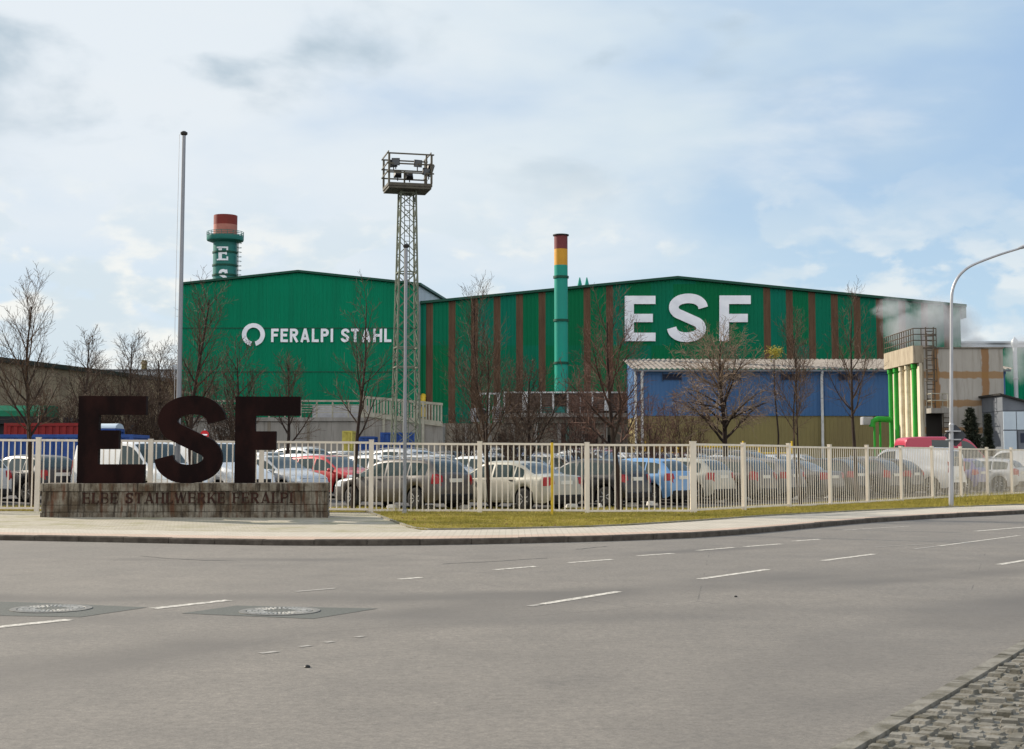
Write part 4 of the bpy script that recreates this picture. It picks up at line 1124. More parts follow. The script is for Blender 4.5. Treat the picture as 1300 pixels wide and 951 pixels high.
for px in (815.5, 1044.5):
    mb = MB(); X = XP(px, BY); mb.tube([(X, BY - .48, za - .10), (X, BY - .16, za - .6), (X, BY - .14, 0.2)], .11, 8); mb.build('downpipe', M['white_frame'], root, 40, org)
mb = MB(); mb.box(BX0 - .16, BY - .05, -.2, BX0 - .003, BY + .1, ze - .02); mb.build('corner_trim', M['white_frame'], root, None, org)
for px in (854, 929, 1005, 1079, 1152):
    X = XP(px, BY); w = 11.3 / F * BY; z0_, z1_ = ZP(483, BY), ZP(471.6 + 1.2, BY)
    mb = MB(); z = z0_ + .05
    while z < z1_ - .1: mb.hexa([(X - w, BY - .10, z), (X + w, BY - .10, z), (X + w, BY - .04, z + .10), (X - w, BY - .04, z + .10)], [(X - w, BY - .10, z + .02), (X + w, BY - .10, z + .02), (X + w, BY - .04, z + .12), (X - w, BY - .04, z + .12)]); z += .13
    mb.box(X - w - .06, BY - .12, z0_ - .05, X - w - .002, BY - .036, z1_); mb.box(X + w + .002, BY - .12, z0_ - .05, X + w + .06, BY - .036, z1_)
    mb.build('louver_vent', M['louver'], root, None, org)
# yellow guard railing before the shed
t = thing('guard_rail', 'low yellow guard rail along the foot of the olive shed wall', 'railing', (XP(930, 108), 108, .9)); org = t.location
mb = MB(); xa, xb = XP(820, 108), XP(1006, 108); z0_, z1_ = .5, ZP(567, 108)
for hz in (z1_, z1_ - .5, z1_ - 1.0): mb.tube([(xa, 108, hz), (xb, 108, hz)], .07, 6)
mb.build('rails', M['yellow'], t, None, org)
k = 0
for k in range(10):
    X = xa + (xb - xa) * k / 9; mb = MB(); mb.tube([(X, 108.1, z0_), (X, 108.1, ZP(560 if k % 3 == 0 else 566, 108))], .08, 6); mb.build('post', M['yellow'], t, None, org)

# ---- cooling basin block
TY = 95.0; TX0, TX1 = XP(1173, TY, 480), XP(1274, TY, 480); TB = 102.56; TC = 102.5; tz1 = ZP(442.5, TY)
root = thing('concrete_basin', 'tall square concrete cooling block with rusty joints and green pipes', 'industrial block', (TX0, TY, .5)); org = root.location
bands_x = [XP(p, TY) - org.x for p in (1190.5, 1254)]; bands_z = [ZP(p, TY) - org.z for p in (476, 512, 546.5)]
M['beam'] = concrete('stained_beam_concrete', (0.42, 0.36, 0.265), (0.30, 0.25, 0.18), (0.13, 0.10, 0.075), (1, 1, .4), 1.6)
M['basin'] = concrete('jointed_concrete', (0.40, 0.37, 0.325), (0.33, 0.305, 0.265), (0.22, 0.195, 0.16), (1, 1, .35), 0.8,
                      [(0, bands_x, .50, (0.24, 0.115, 0.035), .85), (2, bands_z, .46, (0.27, 0.145, 0.05), .8)])
mb = MB(); mb.box(TX0 + .02, TY, -.3, TX1, TB, tz1); mb.build('block_wall', M['basin'], root, None, org)
mb = MB(); mb.box(TX0 - .02, TY - .08, tz1 + .002, TX1 + .06, TB + .06, tz1 + .09); mb.build('coping', M['concrete_dark'], root, None, org)
# left face: cream, with header beam
mb = MB(); mb.box(TX0 - .12, TY + .12, -.2, TX0 + .018, TC - .05, tz1 - .95); mb.build('side_wall', M['cream_wall'], root, None, org)
mb = MB(); mb.box(TX0 - .68, TY + .0, tz1 - .95, TX0 + .018, TC, tz1 + .20); mb.build('header_beam', M['beam'], root, None, org)
mb = MB(); mb.box(TX0 - .30, TY - .002, -.2, TX0 - .122, TY + .45, tz1 - .952); mb.build('corner_post', M['cream_wall'], root, None, org)
zr = tz1 + .2; mb = MB()
for hz in (.35, .75, 1.15): mb.tube([(TX0 - .63, TC - .1, zr + hz), (TX0 - .63, TY + .1, zr + hz), (TX0 + .9, TY + .1, zr + hz)], .035, 5)
for k in range(14): y = TY + .1 + (TC - TY - .2) * k / 13; mb.tube([(TX0 - .63, y, zr), (TX0 - .63, y, zr + 1.15)], .035, 5)
mb.tube([(TX0 + .9, TY + .1, zr), (TX0 + .9, TY + .1, zr + 1.15)], .035, 5); mb.tube([(TX0 - .1, TY + .1, zr), (TX0 - .1, TY + .1, zr + 1.15)], .035, 5)
mb.build('railing', M['rail_dark'], root, None, org)
for i, (y, ma) in enumerate(((95.85, 'pipe_green'), (97.45, 'pipe_cream'), (98.9, 'pipe_cream'), (100.4, 'pipe_green'), (101.9, 'pipe_green'))):
    X = TX0 - .40; mb = MB()
    mb.tube([(X, y, tz1 - 1.3), (X, y, 2.6), (X - .10, y - .05, 2.2), (X - .55, y - .3, 1.7), (X - .65, y - .36, 1.3), (X - .65, y - .36, .2)], .165, 12)
    mb.lathe([(.165, -.35), (.22, -.3), (.22, -.02), (.165, 0)], 12, (X, y, tz1 - .96), cap0=False, cap1=False)
    mb.build('riser_pipe', M[ma], root, 40, org)
mb = MB(); z = ZP(533, 101.5); mb.tube([(TX0 - .5, 101.5, z), (TX0 - 1.5, 101.4, z + .05), (TX0 - 1.9, 101.3, z - .1), (TX0 - 1.95, 101.3, z - .5)], .20, 12)
for dx_ in (-1.35, -1.75): mb.tube([(TX0 + dx_, 101.35, z - .15), (TX0 + dx_, 101.35, .2)], .08, 8)
mb.build('elbow_pipe', M['pipe_green'], root, 40, org)
mb = MB(); mb.bbox(TX0 - 2.6, 101.2, ZP(539, 101), TX0 - 1.85, 102.0, ZP(529, 101), .05); mb.build('valve_box', M['steel_grey'], root, None, org)
# ladder with cage and landing on the front
lx = XP(1182, TY); ly = TY - .35
mb = MB(); zp = ZP(519, TY)
for dx_ in (-.26, .26): mb.tube([(lx + dx_, ly, zp), (lx + dx_, ly, ZP(416, TY))], .04, 5)
z = zp
while z < ZP(418, TY): mb.tube([(lx - .26, ly, z), (lx + .26, ly, z)], .03, 4); z += .32
z = zp + 1.8
while z < ZP(424, TY): mb.tube([(lx + .38 * math.cos(a), ly - .62 * math.sin(a), z) for a in [math.pi * k / 8 for k in range(9)]], .03, 4); z += .75
for a in (.6, 1.57, 2.5): mb.tube([(lx + .38 * math.cos(a), ly - .62 * math.sin(a), zp + 1.8), (lx + .38 * math.cos(a), ly - .62 * math.sin(a), ZP(424, TY))], .025, 4)
lx2 = lx + .75
for dx_ in (0, .5): mb.tube([(lx2 + dx_, TY - .4, zp - .3), (lx2 + dx_, TY - .4, .3)], .04, 5)
z = .5
while z < zp: mb.tube([(lx2, TY - .4, z), (lx2 + .5, TY - .4, z)], .03, 4); z += .32
mb.build('ladder', M['rail_dark'], root, None, org)
mb = MB(); mb.box(TX0 + .05, TY - 1.3, zp - .32, XP(1199, TY), TY - .003, zp); mb.build('landing', M['concrete'], root, None, org)
mb = MB()
for X in (TX0 + .1, XP(1198, TY)): 
    for Y in (TY - 1.25, TY - .1): mb.tube([(X, Y, zp), (X, Y, zp + .95)], .03, 5)
for hz in (.5, .95): mb.tube([(TX0 + .1, TY - .1, zp + hz), (TX0 + .1, TY - 1.25, zp + hz), (XP(1198, TY), TY - 1.25, zp + hz), (XP(1198, TY), TY - .1, zp + hz)], .03, 5)
mb.build('landing_rail', M['stair_beige'], root, None, org)
mb = MB(); mb.box(TX0 + .06, TY - .03, -.2, XP(1197, TY), TY - .003, zp - .33); mb.build('dark_doorway', M['dark_open'], root, None, org)
# ---- gabled kiosk, green annex, pipes at the far right
KY = 91.0
root = thing('panel_kiosk', 'small pale blue panelled hut with grey sloping roof at right edge', 'hut', (XP(1276, KY), KY, .4)); org = root.location
tz = lineY([(1274.5, 502.5), (1345, 523)], KY); xa, xb = XP(1274.5, KY), XP(1345, KY); zg = ZP(521.5, KY)
mb = MB(); zl = zg - .02
mb.box(xa + .02, KY + .02, -.2, xb - .02, KY + 7, zg - .03)
mb.build('hut_wall', M['slate'], root, None, org)
for i, (pa, pb) in enumerate(((1275, 1291), (1292, 1308), (1309, 1325), (1326, 1344))):
    for ya, yb in ((522.5, 545.5), (547, 572)):
        if i == 1 and ya > 540: continue
        mb = MB(); mb.box(XP(pa, KY), KY - .05, ZP(yb, KY), XP(pb, KY), KY + .018, ZP(ya, KY)); mb.build('wall_panel', M['pale_panel'], root, None, org)
mb = MB(); mb.box(XP(1293, KY), KY - .06, .3, XP(1307, KY), KY + .018, ZP(547, KY)); wd = mb.build('door', M['slate'], root, None, org)
mb = MB(); mb.box(XP(1296, KY), KY - .09, ZP(562, KY), XP(1305, KY), KY - .062, ZP(550, KY)); o = mb.build('window', M['louver'], wd, None, org)
mb = MB(); mb.hexa([(xa, KY - .02, zg), (xb, KY - .02, zg), (xb, KY + 7, zg), (xa, KY + 7, zg)], [(xa, KY - .02, tz(xa)), (xb, KY - .02, tz(xb)), (xb, KY + 7, tz(xb)), (xa, KY + 7, tz(xa))]); mb.build('gable', M['slate'], root, None, org)
mb = MB(); mb.hexa([(xa - .2, KY - .25, tz(xa) + .003), (xb + .2, KY - .25, tz(xb) - .05), (xb + .2, KY + 7.2, tz(xb) - .05), (xa - .2, KY + 7.2, tz(xa) + .003)], [(xa - .2, KY - .25, tz(xa) + .12), (xb + .2, KY - .25, tz(xb) + .07), (xb + .2, KY + 7.2, tz(xb) + .07), (xa - .2, KY + 7.2, tz(xa) + .12)]); mb.build('roof', M['dark_cap'], root, None, org)
GY = 138.0
root = thing('green_annex', 'dark green sheet metal annex in steam behind the concrete block', 'annex', (XP(1290, GY), GY, .6)); org = root.location
mb = MB(); xa, xb = XP(1240, GY), XP(1420, GY); corrugated(mb, xa, xb, GY, -.2, lambda x: ZP(441, GY), .4, .05)
for X in (xa, xb): mb.poly([(X, GY, -.2), (X, GY + 30, -.2), (X, GY + 30, ZP(441, GY)), (X, GY, ZP(441, GY))])
mb.build('wall', M['hall_green'], root, None, org)
mb = MB(); mb.box(xa - .2, GY - .3, ZP(441, GY) + .003, xb + .2, GY + 30, ZP(438, GY)); mb.build('roof', M['roof_grey'], root, None, org)
t = thing('vent_pipe', 'pale vertical vent pipe on the dark green annex at right edge', 'pipe', (XP(1292.5, GY - 3), GY - 3, .6))
mb = MB(); r = 2.6 / F * GY; h = ZP(440, GY - 3) - .6; mb.tube([(0, 0, -.3), (0, 0, h)], r, 14); mb.build('pipe', M['roof_grey'], t, 40)
mb = MB(); mb.lathe([(r * 1.0, h - .1), (r * 1.7, h + .2), (r * 1.7, h + .5), (r * .2, h + .9)], 14); mb.build('cowl', M['roof_grey'], t, 40)
mb = MB(); [mb.lathe([(r + .002, z), (r + .06, z + .02), (r + .06, z + .14), (r + .002, z + .16)], 14, cap0=False, cap1=False) for z in (2.5, 5.5, 8.5)]; mb.build('pipe_flange', M['steel_grey'], t)
root = thing('far_shed', 'distant pale grey flat roofed shed on the horizon at right', 'shed', (XP(1290, 230), 230, .8)); org = root.location
mb = MB(); mb.box(XP(1150, 230), 230, -.3, XP(1500, 230), 260, ZP(436, 230)); mb.build('wall', M['far_grey'], root, None, org)
mb = MB(); mb.box(XP(1150, 230) - .3, 229.7, ZP(436, 230) + .003, XP(1500, 230) + .3, 260.3, ZP(433.5, 230)); mb.build('roof', M['roof_grey'], root, None, org)
# thin railing in front of the concrete block
t = thing('guard_rail', 'thin grey railing in front of the concrete cooling block', 'railing', (XP(1250, 86), 86, .8)); org = t.location
mb = MB(); xa, xb = XP(1080, 86), XP(1330, 86)
for hz in (.5, .95): mb.tube([(xa, 86, .8 + hz), (xb, 86, .8 + hz)], .035, 5)
k = xa
while k < xb: mb.tube([(k, 86, .3), (k, 86, 1.75)], .035, 5); k += .35
mb.build('rails', M['steel_grey'], t, None, org)
k = xa
while k < xb: mb = MB(); mb.box(k - .05, 86.04, .3, k + .05, 86.14, 1.85); mb.build('post', M['steel_grey'], t, None, org); k += 2.4

# ---- far left: khaki works, grey hall behind with short stack
root = thing('khaki_works', 'long khaki brown works building receding behind the left trees', 'factory', (XP(60, 105), 105, .6)); org = root.location
A_, B_ = P(-60, 453, 96), P(236, 487.5, 150)
mb = MB(); dpt = Vector((-1, .25, 0)).normalized() * 30; za, zb = A_.z, (A_.z + B_.z) / 2
h_ = A_.z
mb.hexa([(A_.x, A_.y, -.3), (B_.x, B_.y, -.3), (B_.x + dpt.x, B_.y + dpt.y, -.3), (A_.x + dpt.x, A_.y + dpt.y, -.3)], [(A_.x, A_.y, A_.z), (B_.x, B_.y, B_.z), (B_.x + dpt.x, B_.y + dpt.y, B_.z), (A_.x + dpt.x, A_.y + dpt.y, A_.z)])
mb.build('wall', M['khaki'], root, None, org)
n_ = Vector((B_.y - A_.y, -(B_.x - A_.x), 0)).normalized()
mb = MB(); o_ = n_ * .35
mb.hexa([A_ + o_ + Vector((0, 0, .003)), B_ + o_ + Vector((0, 0, .003)), B_ + dpt + Vector((0, 0, .003)), A_ + dpt + Vector((0, 0, .003))], [A_ + o_ + Vector((0, 0, .35)), B_ + o_ + Vector((0, 0, .35)), B_ + dpt + Vector((0, 0, .35)), A_ + dpt + Vector((0, 0, .35))])
mb.build('roof', M['dark_cap'], root, None, org)
for k in range(6):
    a = A_ + (B_ - A_) * ((k + .6) / 7); d_ = (B_ - A_).normalized(); mb = MB()
    q0 = Vector((a.x, a.y, 0)) + n_ * .03; q1 = q0 + Vector((d_.x, d_.y, 0)) * 3.2
    mb.hexa([q0 + Vector((0, 0, 3.2)), q1 + Vector((0, 0, 3.2)), q1 - n_ * .2 + Vector((0, 0, 3.2)), q0 - n_ * .2 + Vector((0, 0, 3.2))], [q0 + Vector((0, 0, 5.0)), q1 + Vector((0, 0, 5.0)), q1 - n_ * .2 + Vector((0, 0, 5.0)), q0 - n_ * .2 + Vector((0, 0, 5.0))]); mb.build('window', M['louver'], root, None, org)
FY = 210.0
root = thing('far_hall', 'distant grey flat hall with pale rooftop box behind left trees', 'hall', (XP(170, FY), FY, .8)); org = root.location
mb = MB(); mb.box(XP(112, FY), FY, -.3, XP(300, FY), FY + 30, ZP(470, FY)); mb.build('wall', M['far_grey'], root, None, org)
mb = MB(); mb.box(XP(112, FY) - .3, FY - .3, ZP(470, FY) + .003, XP(300, FY) + .3, FY + 30, ZP(469, FY)); mb.build('roof', M['slate'], root, None, org)
mb = MB(); mb.bbox(XP(211, FY), FY + 2, ZP(469, FY) + .003, XP(226, FY), FY + 8, ZP(462, FY), .1); mb.build('rooftop_box', M['roof_grey'], root, None, org)
root = thing('chimney', 'short khaki stub chimney rising behind the distant grey hall', 'chimney', (XP(180.5, FY + 40), FY + 40, .8)); Yk = FY + 40
mb = MB(); r = 3.4 / F * Yk; h = ZP(457.5, Yk) - .8; mb.lathe([(r * 1.05, -.5), (r, h), (r * .8, h), (r * .8, h - .8)], 20, cap0=False); mb.build('shaft', M['olive'], root, 40)
mb = MB(); mb.lathe([(r + .003, h - .7), (r + .12, h - .65), (r + .12, h - .3), (r + .003, h - .25)], 20, cap0=False, cap1=False); mb.build('rim_ring', M['khaki'], root)

# ---- containers and skips at the back of the lot
def container(name, label, px0, px1, py0, py1, Y, ma, cat='container', d=2.4, lid=None):
    x0, x1 = XP(px0, Y), XP(px1, Y); zg = gz((x0 + x1) / 2, Y); z1 = ZP(py0, Y)
    t = thing(name, label, cat, ((x0 + x1) / 2, Y, zg)); w = (x1 - x0) / 2; h = z1 - zg
    mb = MB(); mb.box(-w + .06, .05, .12, w - .06, d - .05, h - .12)
    k = -w + .12
    while k < w - .2: mb.box(k, .0, .14, k + .14, .05, h - .14); k += .28
    mb.build('body', M[ma], t)
    mb = MB()
    for sx in (-w, w - .12):
        for sy in (-.02, d - .12): mb.box(sx, sy, 0, sx + .12, sy + .14, h)
    for z in (.0, h - .12): mb.box(-w + .12, -.015, z, w - .12, .045, z + .12); mb.box(-w + .12, d - .045, z, w - .12, d + .015, z + .12)
    for sx in (-w + .002, w - .118):
        for z in (.002, h - .118): mb.box(sx, .119, z, sx + .116, d - .119, z + .116)
    mb.build('frame', M[lid or ma], t)
    return t
container('shipping_container', 'dark red ribbed steel container behind the left trees', 4, 118, 537, 570, 58, 'red_box')
container('waste_container', 'long low blue skip container behind the cars at far left', -40, 168, 551.5, 575, 52.6, 'blue', 'skip')
t = container('waste_container', 'blue skip with rounded pale lid showing through the first rusty letter', 119, 146, 544, 565, 57, 'blue', 'skip', 1.3)
mb = MB(); w = 13 / F * 57; zb = ZP(544, 57) - t.location.z; mb.loft([[(sx, .65 + .62 * math.cos(a), zb + .01 + .20 * math.sin(a)) for a in [math.pi * k / 10 for k in range(11)]] for sx in (-w, w)], True, True); mb.build('lid', M['pale_panel'], t)
container('waste_container', 'small blue skip left of the lattice mast foot', 455, 475, 554, 575, 92, 'blue', 'skip')
t = container('waste_container', 'wide dark blue skip behind the lattice mast foot', 482.5, 526, 549, 575, 95, 'blue', 'skip')
container('yellow_locker', 'tall dull yellow steel locker against the loading bay wall', 434, 447, 547, 578, 100, 'dull_yellow', 'locker')
# green sheeted lorry trailer
t = thing('lorry_trailer', 'green sheeted trailer behind the red container at far left', 'trailer', (XP(5, 66), 66, gz(-23, 66)))
x0, x1 = XP(-45, 66) - t.location.x, XP(52, 66) - t.location.x; z0_, z1_ = ZP(528.5, 66) - t.location.z, ZP(514.5, 66) - t.location.z
mb = MB(); mb.loft([[(x, y, z) for y, z in ((0, z0_), (0, z1_ - .25), (.3, z1_), (2.2, z1_ + .05), (2.5, z1_ - .25), (2.5, z0_))] for x in (x0, x1 - .8, x1 - .1, x1)], True, True); mb.build('tarpaulin', M['green_tarp'], t)
mb = MB(); mb.box(x0, .02, z0_ - .35, x1, 2.48, z0_ - .003); mb.box(x0 + .5, .3, .9, x1 - .4, 2.2, z0_ - .36); mb.build('chassis', M['car_black'], t)
for x in (x0 + 1.2, x0 + 2.5, x1 - 1.5):
    mb = MB(); mb.lathe([(.28, 0.02), (.5, .02), (.52, .1), (.52, .3), (.5, .38)], 18, (x, 0, .52), 'y'); mb.build('wheel', M['tyre'], t)
# red round sign on a post among the left cars
q = P(260, 552, 48); zg = gz(q.x, 48)
t = thing('traffic_sign', 'small round red sign with white bar behind the second rusty letter', 'road sign', (q.x, 48, zg))
mb = MB(); mb.tube([(0, 0, -.1), (0, 0, q.z - zg + .2)], .03, 8); mb.build('post', M['galv'], t, 40)
mb = MB(); mb.lathe([(.14, -.036), (.145, -.045), (.145, -.04)], 24, (0, 0, q.z - zg), 'y'); mb.build('sign_disc', M['sign_red'], t)
mb = MB(); mb.box(-.09, -.055, q.z - zg - .022, .09, -.047, q.z - zg + .022); mb.build('sign_bar', M['white'], t)

# ---- lattice floodlight mast
MY = 88.0; q = Vector((XP(516.5, MY, 330), MY, 0)); q.z = gz(q.x, MY)
root = thing('floodlight_mast', 'tall grey green lattice mast with railed floodlight platform on top', 'light mast', q, R(14))
zt_ = ZP(243, MY) - q.z; wb, wt = .80, .47
def hw_(z): return wb + (wt - wb) * z / zt_
for sx in (-1, 1):
    for sy in (-1, 1): 
        mb = MB(); mb.bar((sx * wb, sy * wb, -.2), (sx * wt, sy * wt, zt_), .10); mb.build('leg', M['mast_green'], root)
mb = MB(); z = .3; nb = 15; fl_ = 0
zs = [.3 + (zt_ - .4) * (1 - (1 - k / nb) ** 1.12) for k in range(nb + 1)]
for a, b in zip(zs, zs[1:]):
    wa, w2 = hw_(a), hw_(b)
    for f in range(4):
        c = [(-1, -1), (1, -1), (1, 1), (-1, 1)]; p, q2 = c[f], c[(f + 1) % 4]
        mb.bar((p[0] * wa, p[1] * wa, a), (q2[0] * w2, q2[1] * w2, b), .044); mb.bar((q2[0] * wa, q2[1] * wa, a), (p[0] * w2, p[1] * w2, b), .042)
for z in (zs[0], zs[5], zs[6], zs[10], zt_ - .15):
    w = hw_(z)
    for f in range(4):
        c = [(-1, -1), (1, -1), (1, 1), (-1, 1)]; p, q2 = c[f], c[(f + 1) % 4]; mb.bar((p[0] * w, p[1] * w, z), (q2[0] * w, q2[1] * w, z), .08)
mb.build('bracing', M['mast_green'], root)
mb = MB()
for dx_ in (-.16, .16): mb.tube([(dx_, 0, .5), (dx_, 0, zt_)], .025, 4)
z = .6
while z < zt_: mb.tube([(-.16, 0, z), (.16, 0, z)], .018, 4); z += .32
mb.build('ladder', M['mast_green'], root)
pw, pd = 1.32, 1.08; hp = ZP(193.5, MY) - ZP(243, MY)
mb = MB(); mb.box(-pw, -pd, zt_, pw, pd, zt_ + .14); mb.box(-pw - .05, -pd - .05, zt_ + .141, pw + .05, pd + .05, zt_ + .33)
mb.build('platform', M['mast_deck'], root)
mb = MB(); zb0 = zt_ + .33; hr = hp - .62
for sx in (-pw, pw): 
    for sy in (-pd, pd): mb.box(sx - .06, sy - .06, zb0, sx + .06, sy + .06, zb0 + hr)
mb.box(-.05, pd - .05, zb0, .05, pd + .05, zb0 + hr * .62); mb.box(pw * .72, -pd - .04, zb0, pw * .72 + .1, -pd + .05, zb0 + hr * .98)
for k in (.36, .66, 1.0):
    z = zb0 + hr * k
    for sy in (-pd, pd): mb.box(-pw - .15, sy - .075, z - .09, pw + .15, sy - .062 + .025, z)
    for sx in (-pw, pw): mb.box(sx + .001 - .08, -pd - .15, z + .001, sx - .03, pd + .15, z + .09)
mb.build('railing', M['mast_deck'], root)
for x, y, k, yaw, tilt in ((-pw + .32, -pd + .25, .66, -.6, .3), (.45, -pd + .1, .68, .2, .2), (pw - .05, -pd + .3, .58, .9, .35), (pw + .1, .4, .55, 1.2, .4), (-.45, pd - .1, .52, 3.0, .3), (.30, pd - .15, .48, 3.3, .3), (.0, pd - .1, .12, 3.1, .5), (-.9, -pd + .05, .70, -.2, .2), (.95, -pd + .08, .42, .4, .3)):
    z = zb0 + hr * k; Mx = Matrix.Rotation(yaw, 3, 'Z') @ Matrix.Rotation(tilt, 3, 'X')
    mb = MB(); c = Vector((x, y, z)); mb.loft([[c + Mx @ Vector((sx * w, yy, sz * w * .9)) for sx, sz in ((-1, -1), (1, -1), (1, 1), (-1, 1))] for yy, w in ((-.16, .25), (-.02, .24), (.14, .13))], True, True)
    fo = mb.build('floodlight', M['lamp_black'], root)
    mb = MB(); mb.loft([[c + Mx @ Vector((sx * .21, yy, sz * .19)) for sx, sz in ((-1, -1), (1, -1), (1, 1), (-1, 1))] for yy in (-.170, -.162)], True, True); mb.build('glass', M['lamp_glass'], fo)
    mb = MB(); mb.box(x - .03, y - .03, z - .45, x + .03, y + .03, z - .1); mb.build('bracket', M['lamp_black'], fo)
# ================================================================== CARS
def pchip(tab):
    xs = [a for a, _ in tab]; ys = [b for _, b in tab]; n = len(xs)
    h = [xs[i + 1] - xs[i] for i in range(n - 1)]; d = [(ys[i + 1] - ys[i]) / h[i] for i in range(n - 1)]
    m = [d[0]] + [0 if d[i - 1] * d[i] <= 0 else 2 / (1 / d[i - 1] + 1 / d[i]) for i in range(1, n - 1)] + [d[-1]]
    def f(x):
        x = max(xs[0], min(xs[-1], x)); i = 0
        while i < n - 2 and x > xs[i + 1]: i += 1
        t = (x - xs[i]) / h[i]
        return ys[i] * (1 + 2 * t) * (1 - t) ** 2 + h[i] * m[i] * t * (1 - t) ** 2 + ys[i + 1] * t * t * (3 - 2 * t) + h[i] * m[i + 1] * t * t * (t - 1)
    return f
TYPES = {
 'hatch': dict(L=4.05, W=1.72, R=.31, wx=(.72, 3.22), bot=.21, belt=(.98, .86), tum=.74,
    top=[(0, .58), (.03, .74), (.07, .95), (.14, 1.06), (.48, 1.36), (.72, 1.43), (1.6, 1.47), (2.15, 1.43), (2.95, 1.03), (3.12, .97), (3.75, .81), (3.98, .66), (4.05, .50)],
    rw=(.14, .50), ws=(2.2, 2.98), sw=((.50, .98), (1.03, 1.82), (1.90, 2.86)), dr=((.95, 1.84), (1.88, 2.98)), tl=(.76, .99)),
 'sedan': dict(L=4.5, W=1.75, R=.31, wx=(.98, 3.62), bot=.20, belt=(.95, .85), tum=.74,
    top=[(0, .56), (.03, .72), (.07, .92), (.13, .99), (.62, 1.03), (1.32, 1.34), (1.7, 1.41), (2.45, 1.42), (2.75, 1.37), (3.45, 1.0), (3.6, .95), (4.2, .81), (4.42, .66), (4.5, .50)],
    rw=(.68, 1.34), ws=(2.74, 3.46), sw=((1.02, 1.36), (1.42, 2.22), (2.30, 3.30)), dr=((1.28, 2.24), (2.28, 3.36)), tl=(.70, .95)),
 'wagon': dict(L=4.55, W=1.75, R=.31, wx=(.88, 3.55), bot=.20, belt=(.97, .86), tum=.75,
    top=[(0, .58), (.03, .74), (.07, .97), (.15, 1.06), (.46, 1.36), (.75, 1.44), (1.9, 1.47), (2.55, 1.42), (3.4, 1.0), (3.55, .95), (4.25, .81), (4.47, .66), (4.55, .50)],
    rw=(.15, .50), ws=(2.6, 3.42), sw=((.50, 1.18), (1.24, 2.10), (2.18, 3.24)), dr=((1.15, 2.12), (2.16, 3.32)), tl=(.74, 1.02)),
 'mpv': dict(L=4.35, W=1.79, R=.32, wx=(.80, 3.42), bot=.23, belt=(1.02, .92), tum=.78,
    top=[(0, .62), (.03, .80), (.07, 1.02), (.13, 1.12), (.34, 1.50), (.60, 1.60), (1.6, 1.66), (2.3, 1.60), (3.25, 1.10), (3.45, 1.02), (4.05, .86), (4.28, .70), (4.35, .52)],
    rw=(.13, .36), ws=(2.36, 3.28), sw=((.36, 1.00), (1.05, 1.94), (2.02, 3.10)), dr=((1.0, 1.96), (2.0, 3.2)), tl=(.80, 1.30)),
 'city': dict(L=3.55, W=1.62, R=.29, wx=(.56, 2.92), bot=.21, belt=(.98, .88), tum=.76,
    top=[(0, .60), (.03, .78), (.06, .98), (.11, 1.08), (.32, 1.38), (.55, 1.46), (1.3, 1.50), (1.8, 1.45), (2.6, 1.05), (2.75, .99), (3.3, .83), (3.49, .68), (3.55, .52)],
    rw=(.11, .34), ws=(1.85, 2.63), sw=((.34, .82), (.88, 1.50), (1.58, 2.48)), dr=((.80, 1.52), (1.56, 2.58)), tl=(.76, 1.0)),
 'suv': dict(L=4.4, W=1.80, R=.35, wx=(.84, 3.48), bot=.30, belt=(1.10, 1.0), tum=.78,
    top=[(0, .66), (.03, .84), (.07, 1.08), (.13, 1.18), (.36, 1.54), (.62, 1.62), (1.8, 1.66), (2.35, 1.61), (3.15, 1.18), (3.32, 1.12), (4.1, .98), (4.33, .82), (4.4, .62)],
    rw=(.13, .38), ws=(2.42, 3.18), sw=((.40, 1.02), (1.08, 1.94), (2.02, 3.02)), dr=((1.0, 1.96), (2.0, 3.1)), tl=(.86, 1.14)),
 'van': dict(L=4.7, W=1.86, R=.33, wx=(.85, 3.72), bot=.25, belt=(1.14, 1.02), tum=.86,
    top=[(0, .64), (.02, .85), (.04, 1.10), (.07, 1.40), (.10, 1.70), (.16, 1.86), (.32, 1.92), (1.5, 1.95), (2.7, 1.92), (2.95, 1.86), (3.65, 1.24), (3.85, 1.14), (4.42, .94), (4.62, .76), (4.7, .56)],
    rw=(.045, .12), ws=(2.97, 3.68), sw=((2.42, 3.48),), dr=((1.35, 2.32), (2.38, 3.62)), tl=(.90, 1.35)),
 'highvan': dict(L=5.5, W=2.0, R=.35, wx=(1.05, 4.45), bot=.28, belt=(1.35, 1.20), tum=.88,
    top=[(0, .66), (.02, .90), (.04, 1.30), (.07, 1.80), (.10, 2.20), (.18, 2.45), (.36, 2.52), (1.8, 2.56), (3.1, 2.54), (3.5, 2.42), (4.45, 1.46), (4.65, 1.32), (5.25, 1.04), (5.43, .82), (5.5, .58)],
    rw=(.045, .09), ws=(3.62, 4.48), sw=((1.5, 2.5), (3.1, 4.25)), dr=((1.4, 2.6), (3.0, 4.4)), tl=(1.0, 1.5)),
}
